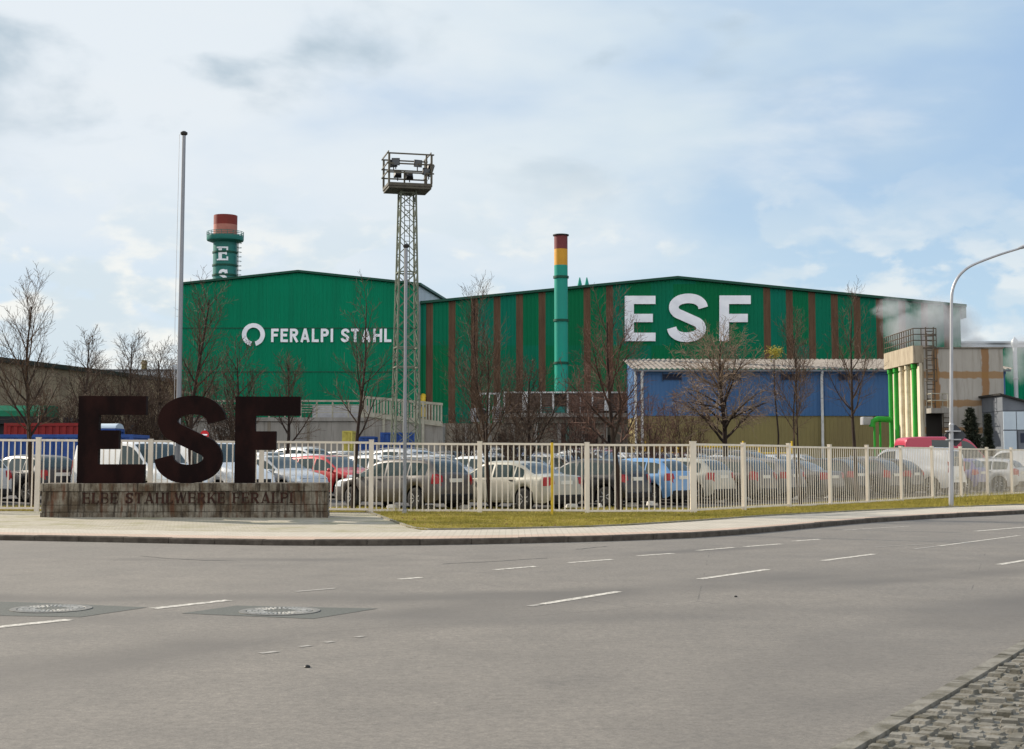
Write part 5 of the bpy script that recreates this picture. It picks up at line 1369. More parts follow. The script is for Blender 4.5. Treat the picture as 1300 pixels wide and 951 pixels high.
class CarShape:
    def __init__(s, k):
        s.k = k; s.__dict__.update(TYPES[k]); s.tf = pchip(s.top); s.H = max(z for _, z in s.top)
        W2, L = s.W / 2, s.L
        s.wf = pchip([(0, W2 * .84), (.06, W2 * .90), (.30, W2 * .975), (L * .3, W2), (L * .65, W2), (L - .55, W2 * .95), (L - .15, W2 * .84), (L, W2 * .68)]) if k not in ('van', 'highvan') else pchip([(0, W2 * .95), (.06, W2 * .975), (.30, W2), (L * .65, W2), (L - .6, W2 * .96), (L - .15, W2 * .86), (L, W2 * .72)])
    def belt_z(s, x): return s.belt[0] + (s.belt[1] - s.belt[0]) * x / s.L
    def bot_z(s, x):
        z = s.bot + (.10 * smooth01((.25 - x) / .25)) + .05 * smooth01((x - s.L + .3) / .3)
        for c in s.wx:
            a = s.R + .07
            if abs(x - c) < a: z = max(z, s.R + math.sqrt(a * a - (x - c) ** 2))
        return z
    def section(s, x):
        zt, zb0 = s.tf(x), s.belt_z(x); zb = min(zb0, zt - .05); w = s.wf(x); b = min(s.bot_z(x), zb - .02)
        g = max(0.0, min(1.0, (zt - zb0) / (s.H - zb0)))
        wr = w * (.90 + (s.tum - .90) * smooth01(g * 1.3)) if g > 0 else w * .90
        zs = zt - .05 * min(1, g * 2) - .012
        h = zb - b; low = s.bot_z(x) > s.bot + .2
        P_ = [(w * .93, b), (w * (.985 if not low else .98), b + h * .16), (w, b + h * .42), (w * .995, b + h * .68), (w * .982, b + h * .86), (w * .955, zb)]
        e = (w * .955, zb)
        for t in (.33, .66): P_.append((e[0] + (wr - e[0]) * t + .012 * math.sin(math.pi * t) * g, e[1] + (zs - e[1]) * t))
        P_ += [(wr, zs), (wr * .93, zt - .018 * min(1, .3 + g)), (wr * .62, zt + .006), (0, zt + .016)]
        return P_
    def at(s, x, j):                      # j 0..11 continuous on the +y half, mirrored for j>11
        P_ = s.section(x); sgn = 1
        if j > 11: j = 22 - j; sgn = -1
        i = min(10, int(j)); t = j - i
        return Vector((x, sgn * (P_[i][0] + (P_[i + 1][0] - P_[i][0]) * t), P_[i][1] + (P_[i + 1][1] - P_[i][1]) * t))
    def nrm(s, x, j):
        e = .01; a = s.at(min(s.L, x + e), j) - s.at(max(0, x - e), j); b = s.at(x, min(22, j + .05)) - s.at(x, max(0, j - .05))
        n = a.cross(b)
        if n.length < 1e-9: return Vector((0, 0, 1))
        n.normalize(); c = s.at(x, j) - Vector((x, 0, .7))
        if n.dot(c + Vector((.8 if x > s.L - .5 else (-.8 if x < .3 else 0), 0, 0))) < 0: n = -n
        return n
    def patch(s, x0, x1, j0, j1, nx, nj, off, shrink=None):
        mb = MB(); rows = []
        for a in range(nx + 1):
            x = x0 + (x1 - x0) * a / nx
            ja, jb = (j0, j1) if shrink is None else shrink(x, j0, j1)
            r = []
            for b in range(nj + 1):
                j = ja + (jb - ja) * b / nj
                p = s.at(x, j) + s.nrm(x, j) * off; r.append(p - Vector((s.L / 2, 0, 0)))
            rows.append([mb.vert(p) for p in r])
        for a, b in zip(rows, rows[1:]):
            for k in range(nj): mb.face((a[k], b[k], b[k + 1], a[k + 1]))
        return mb
def xs_for(s):
    xs = set(round(s.L * k / 44, 4) for k in range(45)); xs |= {round(a, 4) for a, _ in s.top}
    for c in s.wx:
        a = s.R + .07
        for k in range(13): xs.add(round(c - a * math.cos(math.pi * k / 12), 4))
        xs.add(round(c - a - .004, 4)); xs.add(round(c + a + .004, 4))
    xs = sorted(x for x in xs if 0 <= x <= s.L); out = [xs[0]]
    for x in xs[1:]:
        if x - out[-1] > .003: out.append(x)
    return out
def make_car(k, rackroof=False):
    s = CarShape(k); L2 = s.L / 2
    root = thing('parked_car', 'car', 'car')
    mb = MB(); rings = []
    for x in xs_for(s):
        h = s.section(x); rings.append([(x - L2, y, z) for y, z in h] + [(x - L2, -y, z) for y, z in h[-2::-1]])
    mb.loft(rings, False, False, closed=False)
    for r, flip in ((0, 1), (-1, 0)):
        n = len(rings[0]); ix = list(range(n)) if r == 0 else list(range(len(mb.v) - n, len(mb.v)))
        mb.face(ix[::-1] if flip else ix)
    fixn(mb.build('body', M['car_paint'], root, 42))
    mb = MB(); mb.box(.12 - L2, -s.W * .36, s.bot - .03, s.L - .12 - L2, s.W * .36, .72); mb.build('underbody', M['car_black'], root)
    mb = MB(); mb.bbox(-L2 - .035, -s.W * .41, s.bot + .06, -L2 + .12, s.W * .41, s.bot + .24, .03); mb.build('bumper_trim', M['car_black'], root)
    s.patch(s.rw[0], s.rw[1], 9.15, 12.85, 5, 6, .004).build('rear_window', M['car_glass'], root, 60)
    s.patch(s.ws[0] + .02, s.ws[1] - .06, 8.9, 13.1, 6, 8, .004).build('windshield', M['car_glass'], root, 60)
    for side in (0, 1):
        for a, b in s.sw:
            f = (lambda x, j0, j1: (j0, j1)) if not side else (lambda x, j0, j1: (22 - j0, 22 - j1))
            s.patch(a, b, 5.22, 7.72, 6, 4, .004, f).build('side_window', M['car_glass'], root, 60)
        for a, b in s.dr:
            d_ = s.patch(a + .012, b - .012, .55, 4.98, 4, 6, .005, f).build('door', M['car_paint'], root, 40)
            j = 4.35 if not side else 22 - 4.35
            p = s.at(a + .16, j); n = s.nrm(a + .16, j); q = p + n * .02 - Vector((L2, 0, 0))
            mb = MB(); mb.obox(q, .085, .014, .014); mb.build('handle', M['car_black'], d_)
        # lamps follow the body surface
        z0, z1 = s.tl
        xa = next(x / 400 for x in range(0, 400) if s.tf(x / 400) > z1 + .02)
        jl = (lambda z, x: None)
        def jz(x, z):
            P_ = s.section(x)
            for i in range(11):
                if P_[i][1] <= z <= P_[i + 1][1] + 1e-9: return i + (z - P_[i][1]) / max(1e-6, P_[i + 1][1] - P_[i][1])
            return 9.0
        wrap = lambda x, j0, j1: (jz(x, z0), min(9.0, jz(x, z1))) if not side else (22 - jz(x, z0), 22 - min(9.0, jz(x, z1)))
        xb = .30 if k not in ('van', 'highvan') else .10
        m1 = s.patch(.02, xb * .8, 0, 1, 6, 4, .007, wrap)
        # rear facing portion
        y0, y1 = (.80, .64) if k not in ('van', 'highvan') else (.93, .76)
        sg = 1 if not side else -1
        hw = s.W / 2; xr_ = -L2 - .006
        zz0, zz1 = z0 + .05, min(z1, s.belt[0] + (.02 if k in ('hatch', 'sedan', 'wagon', 'city') else .5))
        def rx(z):
            x = 0.0
            while x < .6 and s.tf(x) < z + .01: x += .004
            return x
        rows = [(xr_ + rx(zz0 + (zz1 - zz0) * i / 4), zz0 + (zz1 - zz0) * i / 4) for i in range(5)]
        m1.loft([[(x - .012, sg * hw * y0, z), (x - .016, sg * hw * y1, z), (x + .05, sg * hw * y1, z), (x + .05, sg * hw * y0, z)] for x, z in rows], True, True)
        m1.build('tail_light', M['tail_red'], root, 50)
        zh0, zh1 = s.belt[1] - .24, s.belt[1] - .06
        xf = s.L
        while s.tf(xf) < zh1 and xf > s.L - .6: xf -= .01
        hwrap = lambda x, j0, j1: (jz(x, zh0), min(9.6, jz(x, zh1))) if not side else (22 - jz(x, zh0), 22 - min(9.6, jz(x, zh1)))
        s.patch(s.L - .52, s.L - .10, 0, 1, 6, 4, .007, hwrap).build('headlight', M['head_lens'], root, 50)
        xm = s.ws[1] - .18; p = s.at(xm, 5.3 if not side else 16.7) - Vector((L2, 0, 0))
        mb = MB(); c = p + Vector((.02, sg * .10, .05))
        mb.loft([[c + Vector((xx, sg * yy * w, zz * w)) for yy, zz in ((-.09, -.055), (.08, -.06), (.10, .03), (.06, .065), (-.07, .06))] for xx, w in ((-.07, .85), (-.03, 1.0), (.05, .75), (.08, .3))], True, True)
        mb.bar(p, c, .04); fixn(mb.build('mirror', M['car_black' if k in ('van', 'highvan') else 'car_paint'], root, 60))
    zpl = s.tl[0] + .04 if k not in ('van', 'highvan') else .62
    xx = rx(zpl + .1)
    mb = MB(); mb.box(-L2 + xx - .035, -.26, zpl, -L2 + xx + .02, .26, zpl + .11); mb.build('number_plate', M['plate'], root)
    mb = MB(); mb.box(L2 - .02, -.26, s.bot + .16, L2 + .02, .26, s.bot + .27); mb.build('number_plate', M['plate'], root)
    mb = MB(); zg = s.belt[1] - .30
    mb.box(L2 - .14, -s.W * .26, zg - .12, L2 + .008, s.W * .26, zg + .02); mb.build('grille', M['car_black'], root)
    if k in ('wagon', 'suv', 'mpv'):
        for sg in (-1, 1):
            a, b = s.rw[1] + .25, s.ws[0] - .1; w = s.section((a + b) / 2)[9][0] * .97
            mb = MB(); mb.tube([(x - L2, sg * w, s.tf(x) + h) for x, h in ((a, .0), (a + .12, .045), ((a + b) / 2, .05), (b - .12, .045), (b, .0))], .016, 6); mb.build('roof_rail', M['galv'], root, 60)
    r = s.R
    for wx in s.wx:
        for sg in (-1, 1):
            y = sg * (s.wf(wx) - .115)
            mb = MB(); mb.lathe([(r * .62, -.09), (r * .9, -.10), (r, -.075), (r, .075), (r * .9, .10), (r * .62, .09)], 28, axis='y'); wh = mb.build('wheel', M['tyre'], root, 50); wh.location = (wx - L2, y, r)
            mb = MB(); yo = sg * .075
            mb.lathe([(r * .66, yo), (r * .60, yo * 1.05), (r * .57, yo * .6)], 28, axis='y', cap0=False, cap1=False)
            for q in range(7):
                a = 2 * math.pi * q / 7; e = Vector((math.cos(a), 0, math.sin(a)))
                mb.bar(Vector((0, yo * .85, 0)) + e * .03, Vector((0, yo * .95, 0)) + e * r * .60, .05, .03)
            mb.lathe([(r * .18, yo * .7), (r * .16, yo * 1.1)], 14, axis='y')
            mb.build('rim', M['rim'], wh, 50)
    return root
PROTO = {}
COLS = {'black': (.010, .010, .012), 'dark grey': (.045, .045, .05), 'grey': (.13, .13, .135), 'silver': (.40, .41, .42), 'white': (.72, .72, .71), 'light blue': (.13, .28, .50), 'dark blue': (.02, .035, .11),
        'red': (.42, .02, .022), 'champagne': (.36, .345, .29), 'violet blue': (.075, .075, .22), 'pale grey': (.52, .54, .55), 'beige': (.45, .42, .36), 'crimson': (.40, .015, .05), 'brown grey': (.075, .066, .06), 'green': (.03, .09, .06)}
NICE = {'hatch': 'hatchback', 'sedan': 'saloon', 'wagon': 'estate car', 'mpv': 'people carrier', 'city': 'city car', 'suv': 'off-roader', 'van': 'panel van', 'highvan': 'high roof van'}
def paint(o, c):
    if o.type == 'MESH': o.color = (*c, 1)
    for ch in o.children: paint(ch, c)
def park(k, colour, x, y, deg, label, group='cars parked in rows behind the fence'):
    if k not in PROTO: o = PROTO[k] = make_car(k)
    else: o = copy_tree(PROTO[k])
    o.location = (x, y, gz(x, y) + .004); o.rotation_euler = (0, 0, R(deg)); tag(o, label, 'van' if 'van' in k else 'car', group)
    paint(o, COLS[colour]); return o
HN = 141.5
def pp(px, Y): return XP(px, Y, 610), Y
# front row (rears to the fence)
x, y = pp(509, 43.6); park('wagon', 'brown grey', x, y, 140, 'dark brownish grey estate car with open view of its flank, just right of the plinth')
x, y = pp(648, 43.6); park('sedan', 'champagne', x, y, 138, 'champagne silver saloon parked between the slim flagpole and the yellow marker post')
FRONT = [('hatch', 'black', 2.35, 45.9, 'black hatchback parked behind the yellow marker post'),
 ('hatch', 'light blue', 3.95, 47.5, 'light blue hatchback, the only bright blue car behind the fence'),
 ('hatch', 'champagne', 5.5, 49.2, 'champagne beige hatchback just left of the fence corner'),
 ('wagon', 'brown grey', 7.0, 50.9, 'brownish grey estate car right behind the fence corner'),
 ('hatch', 'grey', 8.6, 52.7, 'grey hatchback in the front row two places right of the fence corner'),
 ('sedan', 'dark grey', 10.2, 54.5, 'dark grey saloon in the front row below the bare tree with two tall shoots'),
 ('hatch', 'black', 11.8, 56.3, 'black hatchback parked left of the dark slender tree by the right fence'),
 ('wagon', 'dark grey', 13.4, 58.1, 'dark grey estate car in the front row beside the black hatchback and white van'),
 ('hatch', 'black', 14.9, 59.7, 'black hatchback tucked against the left side of the white panel van'),
 ('van', 'white', 16.9, 61.9, 'white panel van with rear doors to the fence left of the street lamp'),
 ('city', 'violet blue', 19.6, 65.2, 'violet blue small car right behind the street lamp'),
 ('wagon', 'silver', 22.0, 68.3, 'silver estate car between the street lamp and the last white van'),
 ('van', 'white', 25.0, 71.2, 'white panel van cut by the right edge of the picture')]
for k, c, x, y, lab in FRONT: park(k, c, x, y, HN, lab)
park('highvan', 'crimson', XP(1208, 76, 570), 76.5, 4, 'crimson high roof van behind the street lamp')
u_ = Vector((.62, .78, 0)).normalized(); n_ = Vector((-.78, .62, 0)).normalized()
B0 = Vector((-8.1, 49.0, 0)); C0 = Vector((-12.0, 52.1, 0)); D0 = C0 + n_ * 10.6; E0 = D0 + n_ * 5.2
ROWB = {-2: ('van', 'white'), -1: ('van', 'white'), 0: ('hatch', 'silver'), 1: ('hatch', 'red'), 2: ('hatch', 'white'), 3: ('wagon', 'silver'), 4: ('sedan', 'pale grey'), 5: ('hatch', 'white'), 6: ('wagon', 'silver'), 7: ('mpv', 'pale grey'), 8: ('sedan', 'silver'), 9: ('hatch', 'dark blue'), 10: ('wagon', 'white'), 11: ('sedan', 'silver'), 12: ('mpv', 'dark grey'), 13: ('hatch', 'pale grey'), 14: ('wagon', 'silver')}
LABB = {-2: 'white panel van seen through the gap of the first rusty letter', -1: 'white panel van behind the curved middle rusty letter', 0: 'silver hatchback right beside the last rusty letter', 1: 'red hatchback peeping over the right end of the concrete plinth', 2: 'white hatchback behind the red hatchback and the thin left tree'}
ROWC = {-3: ('wagon', 'silver'), -2: ('hatch', 'black'), -1: ('city', 'white'), 0: ('wagon', 'white'), 1: ('sedan', 'pale grey'), 2: ('hatch', 'white'), 3: ('wagon', 'dark grey'), 4: ('mpv', 'silver'), 5: ('sedan', 'white'), 6: ('hatch', 'pale grey'), 7: ('wagon', 'dark blue'), 8: ('sedan', 'silver'), 9: ('mpv', 'crimson'), 10: ('hatch', 'silver'), 11: ('wagon', 'pale grey'), 12: ('hatch', 'red'), 13: ('suv', 'dark grey'), 14: ('wagon', 'silver')}
LABC = {-3: 'silver estate car cut by the left edge of the picture', -2: 'black hatchback with red tail lights behind the far left fence panels', -1: 'white city car behind the left rusty letter and the dark hatchback', 9: 'crimson people carrier standing above the black and blue hatchbacks', 12: 'red hatchback roof behind the champagne hatchback near the fence corner'}
ROWD = {4: ('wagon', 'white'), 5: ('sedan', 'silver'), 6: ('mpv', 'white'), 7: ('hatch', 'silver'), 8: ('wagon', 'pale grey'), 9: ('sedan', 'white'), 10: ('hatch', 'dark grey'), 11: ('wagon', 'silver'), 12: ('suv', 'silver')}
ORD = ['first', 'second', 'third', 'fourth', 'fifth', 'sixth', 'seventh', 'eighth', 'ninth', 'tenth', 'eleventh', 'twelfth', 'thirteenth', 'fourteenth', 'fifteenth', 'sixteenth', 'seventeenth', 'eighteenth', 'nineteenth', 'twentieth']
for rowname, row, o0, deg, labs in (('second', ROWB, B0, HN - 180, LABB), ('third', ROWC, C0, HN, LABC), ('rearmost', ROWD, D0, HN - 180, {})):
    ks = sorted(row)
    for i, k in enumerate(ks):
        ty, c = row[k]; p = o0 + u_ * (2.75 * k)
        if k in labs: lab = labs[k]
        else:
            nb = []
            if i > 0: nb.append('right of the %s %s' % (row[ks[i - 1]][1], NICE[row[ks[i - 1]][0]]))
            lab = '%s %s, %s from left in the %s row of cars' % (c, NICE[ty], ORD[i], rowname)
        if (rowname, k) == ('third', -2): p = Vector((-15.75, 46.6, 0))
        if (rowname, k) == ('third', -3): p = Vector((-17.6, 45.0, 0))
        park(ty, c, p.x, p.y, deg + (rnd.uniform(-1.5, 1.5)), lab)

# whitewashed wheel stops on the grass behind the fence
STOPS = [(499, 646), (545, 646.5), (590, 646.5), (656, 645.5), (726, 645), (767, 644), (801, 643), (828, 641.5), (913, 638), (948, 635.5), (1008, 634), (1052, 632)]
SLAB = ['left of the slim flagpole beside the dark estate car', 'right of the slim flagpole under the dark estate car', 'between the dark estate car and the champagne saloon', 'under the rear of the champagne saloon',
 'behind the rear wheel of the black hatchback by the yellow post', 'between the black hatchback and the light blue hatchback', 'under the rear bumper of the light blue hatchback', 'between the light blue and the champagne beige hatchbacks',
 'just right of the fence corner post', 'in the second narrow fence bay after the corner', 'in the third narrow fence bay after the corner', 'in the fourth narrow fence bay after the corner']
proto = None
for i, (px, py) in enumerate(STOPS):
    p = GG(px, py)
    if proto is None:
        mb = MB(); rings = []
        for s_, w in ((-.30, .6), (-.26, .9), (0, 1), (.26, .9), (.30, .6)): rings.append([(s_ * .62, .10 * w * a, max(0, .14 * w * b)) for a, b in ((-1, 0), (-.85, .45), (-.5, .95), (.5, .95), (.85, .45), (1, 0))])
        mb.loft(rings, True, True); proto = o = mb.build('wheel_stop', M['stone_white'], None, 50)
    else: o = proto.copy(); COL.objects.link(o)
    o.location = p; o.rotation_euler = (0, 0, R(rnd.uniform(-12, 12) + (0 if px < 700 else 20)))
    tag(o, 'small whitewashed wheel stop ' + SLAB[i], 'wheel stop', 'whitewashed wheel stops behind the fence')

# ================================================================== TREES
def grow_tree(seed, H, r0, limbs, lim_len, ang, lv2, lv3, up=.10, wob=.16, clear=.25, lean=0.0, leaders=1, leaf_r=.0055, droop=0.0, big_top=True):
    rn = random.Random(seed); TR = MB(); CR = MB()
    def rot_dir(d, an, az):
        a = d.orthogonal().normalized(); b = d.cross(a)
        return (d * math.cos(an) + (a * math.cos(az) + b * math.sin(az)) * math.sin(an)).normalized()
    def branch(p, d, L, r, lv):
        seg = .42 if lv == 0 else (.34 if lv == 1 else (.26 if lv == 2 else .20))
        n = max(3, int(L / seg)); pts = [p.copy()]; rad = [r]; dirs = [d.copy()]
        for i in range(n):
            t = (i + 1) / n
            j = Vector((rn.gauss(0, 1), rn.gauss(0, 1), rn.gauss(0, .7))) * wob * (.45 if lv == 0 else 1.0)
            d = (d + j * .5 + Vector((0, 0, 1)) * (up if lv else .15) - Vector((0, 0, 1)) * droop * t * (lv >= 1)).normalized()
            p = p + d * (L / n); pts.append(p.copy()); dirs.append(d.copy()); rad.append(max(leaf_r * (.75 if lv > 1 else 1), r * (1 - .80 * t ** (1.0 if lv else .9))))
        mb = TR if lv == 0 or (lv == 1 and r > r0 * .30) else CR
        mb.tube(pts, rad, 8 if lv == 0 else (5 if lv == 1 else 3), caps=lv < 2)
        if lv >= 3: return
        cnt = (limbs, lv2, lv3)[lv]; cnt = max(1, int(cnt * (1 if lv == 0 else min(1.3, L / (lim_len * (.62 if lv == 1 else .30))))))
        az = rn.uniform(0, 6.28)
        for k in range(cnt):
            lo = clear if lv == 0 else .18
            t = lo + (1 - lo) * ((k + rn.random() * .8) / cnt); t = min(.985, t)
            f = t * n; i = min(n - 1, int(f)); q = pts[i].lerp(pts[i + 1], f - i); az += 2.4 + rn.uniform(-.5, .5)
            rr = rad[i] + (rad[i + 1] - rad[i]) * (f - i)
            if lv == 0:
                LL = lim_len * (1.08 - .62 * ((t - lo) / (1 - lo))) * rn.uniform(.75, 1.2); an = ang * rn.uniform(.75, 1.2) * (1.0 - .35 * (t - lo) / (1 - lo)); cr = min(rr * .62, r0 * .46)
            else:
                LL = L * (.56 if lv == 1 else .52) * (1.1 - .55 * t) * rn.uniform(.6, 1.25); an = rn.uniform(.45, 1.0); cr = rr * .62
            branch(q, rot_dir(dirs[i + 1], an, az), max(.18, LL), max(leaf_r, cr), lv + 1)
    for k in range(leaders):
        a = rn.uniform(0, 6.28) if leaders > 1 else 0
        d0 = Vector((math.sin(lean) + (.20 * math.cos(a) if leaders > 1 else 0), (.2 * math.sin(a) if leaders > 1 else 0), 1)).normalized()
        branch(Vector((.05 * math.cos(a) * (leaders > 1), .05 * math.sin(a) * (leaders > 1), -.08)), d0, H * (1 if k == 0 else rn.uniform(.75, .98)), r0 * (1 if leaders == 1 else .72), 0)
    return TR, CR
def tree(name, label, cat, px, Y, top_py, seed, r0=.09, twig='twig', group=None, **kw):
    x = XP(px, Y, 600); z = gz(x, Y); H = ZP(top_py, Y) - z
    t = thing(name, label, cat, (x, Y, z), 0, group)
    kw.setdefault('lim_len', H * .33)
    TR, CR = grow_tree(seed, H, r0, **kw)
    TR.build('trunk', M['bark'], t, 70); CR.build('crown', M[twig], t, None)
    return t
def bush(label, px, Y, top_py, half_px, seed, stems=9, twig='twig_dark', group='bare shrubs behind the fence'):
    """many stemmed bare shrub: stems fan out from one stool"""
    x = XP(px, Y, 600); z = gz(x, Y); H = ZP(top_py, Y) - z; hw = half_px / F * Y
    t = thing('bare_shrub', label, 'shrub', (x, Y, z), 0, group); ST = MB(); CR = MB(); rn = random.Random(seed)
    for k in range(stems):
        a = rn.uniform(0, 6.28); s = rn.uniform(.2, 1.0)
        tr, cr = grow_tree(seed * 31 + k, H * rn.uniform(.6, 1.0), .028, 10, H * .30, .75, 5, 4, up=.05, wob=.24, clear=.12, leaf_r=.008)
        M4 = Matrix.Rotation(math.atan2(hw * .75 * s, H) * 1.0, 4, Vector((-math.sin(a), math.cos(a), 0))); off = Vector((math.cos(a), math.sin(a), 0)) * hw * .35 * s
        for src, dst in ((tr, ST), (cr, CR)):
            o = len(dst.v); dst.v += [tuple(M4 @ Vector(v) + off) for v in src.v]; dst.f += [tuple(i + o for i in f) for f in src.f]; dst.m += src.m
    ST.build('stems', M['bark'], t, 70); CR.build('crown', M[twig], t); return t
TG = 'bare young trees behind the fence'
tree('bare_tree', 'bare multi branched tree at the far left standing before the red container', 'tree', 43, 42.3, 384, 5, .095, limbs=15, lim_len=2.2, ang=.68, lv2=10, lv3=7, up=.13, clear=.30, group=TG)
tree('bare_tree', 'bare upright tree directly right of the tall flagpole before the plain hall', 'tree', 245, 43.5, 372, 12, .10, limbs=19, lim_len=1.75, ang=.85, lv2=10, lv3=7, up=.09, clear=.28, group=TG)
tree('bare_tree', 'small forked bare tree to the right of the last rusty letter', 'tree', 363, 64, 462, 23, .11, limbs=12, lim_len=2.0, ang=.75, lv2=9, lv3=7, up=.12, clear=.33, leaf_r=.008, group=TG)
tree('bare_tree', 'dark sparse bare tree growing left of the lattice mast', 'tree', 448.5, 42.0, 383, 31, .075, limbs=13, lim_len=1.85, ang=.78, lv2=8, lv3=6, up=.10, clear=.34, group=TG)
tree('bare_tree', 'tall many stemmed bare tree between the lattice mast and slim chimney', 'tree', 625, 42.3, 372, 47, .085, limbs=15, lim_len=2.1, ang=.62, lv2=9, lv3=6, up=.14, clear=.27, leaders=2, group=TG)
tree('bare_tree', 'dark bare tree with spreading low limbs right of the slim chimney', 'tree', 786.5, 42.6, 404, 58, .10, limbs=19, lim_len=2.1, ang=.85, lv2=10, lv3=8, up=.08, clear=.28, twig='twig_red', group=TG)
tree('bare_tree', 'broad bushy bare tree with arching pale twigs before the blue shed', 'tree', 919.5, 66, 434, 66, .16, limbs=28, lim_len=3.1, ang=1.0, lv2=12, lv3=8, up=.02, wob=.22, clear=.30, leaf_r=.008, droop=.09, twig='twig_pale', group=TG)
tree('bare_tree', 'slender bare tree with two tall thin shoots before the blue shed', 'tree', 1016.5, 47.4, 412, 71, .060, limbs=12, lim_len=1.75, ang=.60, lv2=9, lv3=6, up=.12, clear=.38, leaders=2, group=TG)
tree('bare_tree', 'dark slender bare tree near the green pipes of the concrete block', 'tree', 1088.5, 50.6, 384, 83, .085, limbs=13, lim_len=2.0, ang=.75, lv2=8, lv3=6, up=.13, clear=.36, group=TG)
TB_ = 'bare trees standing in the background'
for px, Y, py, sd, lab in ((104, 68, 432, 101, 'bare grey brown tree above the first rusty letter'), (158, 70, 438, 102, 'bare twiggy tree above the gap between the first two rusty letters'), (198, 66, 455, 103, 'low twiggy bare tree just left of the tall flagpole'),
                            (668, 60, 478, 104, 'low dark bare tree below the left side of the slim chimney'), (300, 66, 452, 106, 'bare tree above the last rusty letter before the plain hall')):
    tree('bare_tree', lab, 'tree', px, Y, py, sd, .12, limbs=18, lim_len=2.3, ang=.8, lv2=10, lv3=8, up=.08, clear=.22, leaf_r=.009, twig='twig_dark', group=TB_)
for px, Y, py, hw, sd, st, tw, lab in ((22, 71, 470, 42, 201, 9, 'twig_dark', 'tangled brown bare shrub behind the far left tree'), (78, 64, 462, 40, 202, 10, 'twig_dark', 'tangled brown bare shrub left of the first rusty letter'), (128, 63, 470, 40, 203, 10, 'twig_dark', 'dense brown bare shrub behind the first rusty letter'), (180, 62, 472, 38, 204, 10, 'twig_dark', 'dense brown bare shrub between the first and middle rusty letters'), (224, 63, 480, 34, 209, 8, 'twig_dark', 'brown bare shrub at the foot of the tall flagpole'), (286, 62, 492, 34, 210, 8, 'twig_dark', 'brown bare shrub between the middle and last rusty letters'),
                                     (598, 60, 500, 30, 205, 7, 'twig_dark', 'low brown bare shrub left of the many stemmed tree'), (650, 58, 506, 34, 206, 8, 'twig_dark', 'low brown bare shrub right of the many stemmed tree'), (735, 60, 455, 34, 207, 9, 'twig_red', 'tall reddish bare shrub right of the slim chimney foot'), (820, 62, 490, 34, 208, 8, 'twig_red', 'reddish bare shrub at the left corner of the blue shed'), (870, 66, 500, 34, 211, 8, 'twig_red', 'reddish bare shrub left of the broad bushy tree')):
    bush(lab, px, Y, py, hw, sd, st, tw)
# yellow mistletoe-like tuft on a stem of its own behind the blue shed's front trees
t = thing('leafy_sapling', 'thin sapling with a small tuft of yellow leaves before the blue shed roof', 'tree', (XP(985, 64, 520), 64, gz(XP(985, 64), 64)))
h = ZP(448, 64) - gz(XP(985, 64), 64); mb = MB(); mb.tube([(0, 0, -.1), (.1, 0, h * .4), (-.05, .05, h * .75), (0, 0, h)], [.05, .04, .03, .012], 6); mb.build('trunk', M['bark'], t, 70)
mb = MB(); rn = random.Random(9)
for _ in range(420):
    c = Vector((rn.gauss(0, .17), rn.gauss(0, .17), h + rn.gauss(0, .13))); a = Vector((rn.uniform(-1, 1), rn.uniform(-1, 1), rn.uniform(-1, 1))).normalized() * .05; b = a.orthogonal().normalized() * .022
    mb.poly([c - a, c - b, c + a, c + b])
mb.build('crown', M['yellow_leaf'], t)
# dark conifers before the concrete block
def conifer(label, px, Y, top_py, half_px, seed):
    x = XP(px, Y, 570); z = gz(x, Y); H = ZP(top_py, Y) - z; hw = half_px / F * Y; rn = random.Random(seed)
    t = thing('conifer', label, 'tree', (x, Y, z)); mb = MB(); mb.tube([(0, 0, -.1), (0, 0, H * .97)], [.11, .015], 7); mb.build('trunk', M['bark'], t, 70)
    mb = MB(); lv = 15
    for i in range(lv):
        f = .06 + .93 * i / (lv - 1); zc = H * f; rr = hw * (1.04 - f) ** .9 * rn.uniform(.7, 1.15)
        for k in range(8):
            a = 2 * math.pi * k / 8 + rn.uniform(-.4, .4); L = rr * rn.uniform(.75, 1.2); e = Vector((math.cos(a), math.sin(a), .35)).normalized()
            for q in range(44):
                s = rn.uniform(.1, 1.0); c = Vector((0, 0, zc)) + e * L * s + Vector((rn.gauss(0, .06), rn.gauss(0, .06), rn.gauss(0, .07)))
                dd = (e + Vector((rn.gauss(0, .5), rn.gauss(0, .5), rn.gauss(.1, .5)))).normalized() * rn.uniform(.14, .26); bb = dd.cross(Vector((rn.gauss(0, 1), rn.gauss(0, 1), rn.gauss(0, 1)))).normalized() * .035
                mb.poly([c - dd, c - bb, c + dd, c + bb])
    mb.build('crown', M['needle'], t); return t
conifer('dark broad conifer in front of the concrete cooling block', 1233, 88.5, 522, 27, 5)
conifer('narrow dark conifer right of the broader one by the concrete block', 1255, 90, 529, 9, 6)

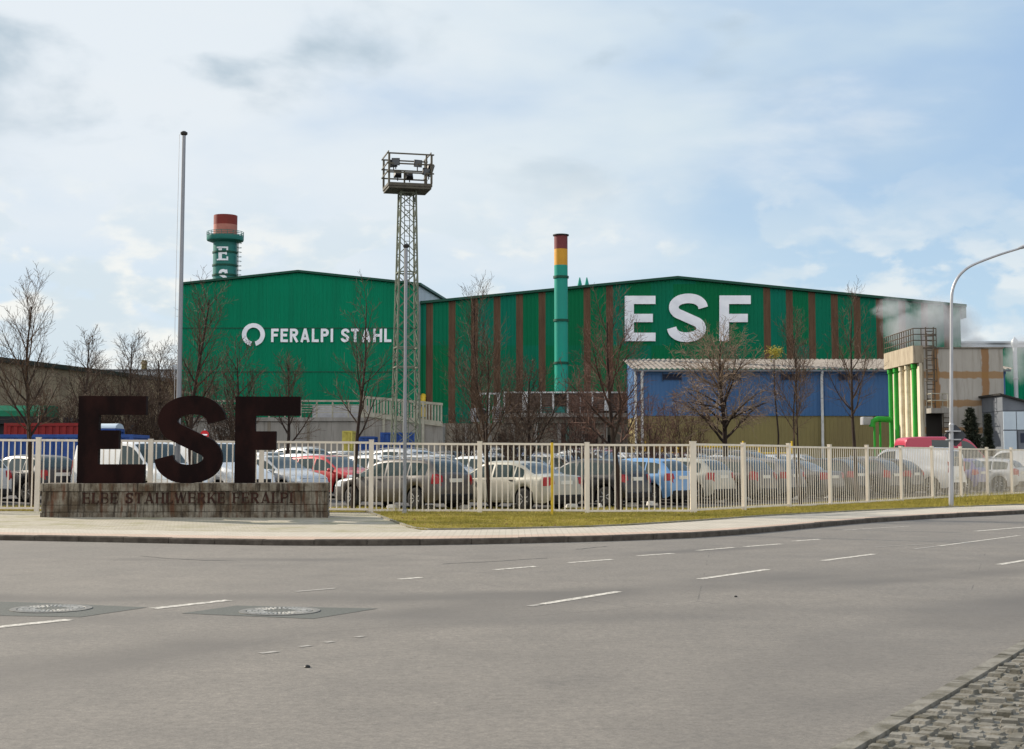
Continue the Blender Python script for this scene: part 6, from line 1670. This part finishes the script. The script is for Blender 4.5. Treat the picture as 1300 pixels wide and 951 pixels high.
# ================================================================== STEAM
def steam(label, blobs, dens, seed):
    mb = MB(); 
    for c, r in blobs:
        prof = [(r[0] * math.sin(math.pi * k / 8), -math.cos(math.pi * k / 8)) for k in range(1, 8)]
        mb.lathe([(a, b * r[2]) for a, b in prof], 16, c)
    cen = sum((Vector(c) for c, _ in blobs), Vector()) / len(blobs)
    lo = Vector([min(c[i] - r[i if i != 1 else 0] for c, r in blobs) for i in range(3)]); hi = Vector([max(c[i] + r[i if i != 1 else 0] for c, r in blobs) for i in range(3)])
    mb = MB(); mb.box(*(lo - cen), *(hi - cen))
    m, t = newmat('steam_vapour'); v = t.coord()
    dsum = None
    for c, r in blobs:
        q = Vector(c) - cen
        mp = t.add('ShaderNodeVectorMath', operation='SUBTRACT'); t.l.new(v, mp.inputs[0]); mp.inputs[1].default_value = q
        dv = t.add('ShaderNodeVectorMath', operation='DIVIDE'); t.l.new(mp.outputs[0], dv.inputs[0]); dv.inputs[1].default_value = (r[0], r[0], r[2])
        ln = t.add('ShaderNodeVectorMath', operation='LENGTH'); t.l.new(dv.outputs[0], ln.inputs[0])
        f = t.ramp(ln.outputs['Value'], 1.0, .15); dsum = f if dsum is None else t.math('MAXIMUM', dsum, f)
    nz = t.noise(t.coord((1, 1, 1.2), (seed, 0, 0)), .42, 6, .62, .6)
    d = t.math('MULTIPLY', t.ramp(t.math('ADD', nz, t.math('MULTIPLY', t.math('SUBTRACT', dsum, .5), .55)), .36, .72), t.ramp(dsum, 0.0, .3))
    vs = t.add('ShaderNodeVolumePrincipled'); vs.inputs['Color'].default_value = (.93, .94, .96, 1); t.l.new(t.math('MULTIPLY', d, dens), vs.inputs['Density']); vs.inputs['Anisotropy'].default_value = .35
    o = t.add('ShaderNodeOutputMaterial'); t.l.new(vs.outputs[0], o.inputs['Volume'])
    ob = mb.build('steam', m); ob.location = cen
    struct(tag(ob, label, 'steam'), 'stuff'); return ob
def sb(px, py, Y, rx, rz): p = P(px, py, Y); k = Y / F; return ((p.x, p.y, p.z), (rx * k, rx * k, rz * k))
steam('white steam drifting off the top of the concrete cooling block', [sb(1150, 415, 104, 38, 40), sb(1185, 408, 104, 44, 48), sb(1215, 414, 104, 36, 44), sb(1135, 392, 104, 34, 20), sb(1235, 436, 104, 30, 16)], .62, 0)
steam('thin steam rising in front of the green annex at the right edge', [sb(1290, 458, 125, 26, 42), sb(1300, 440, 125, 28, 22)], .35, 4)
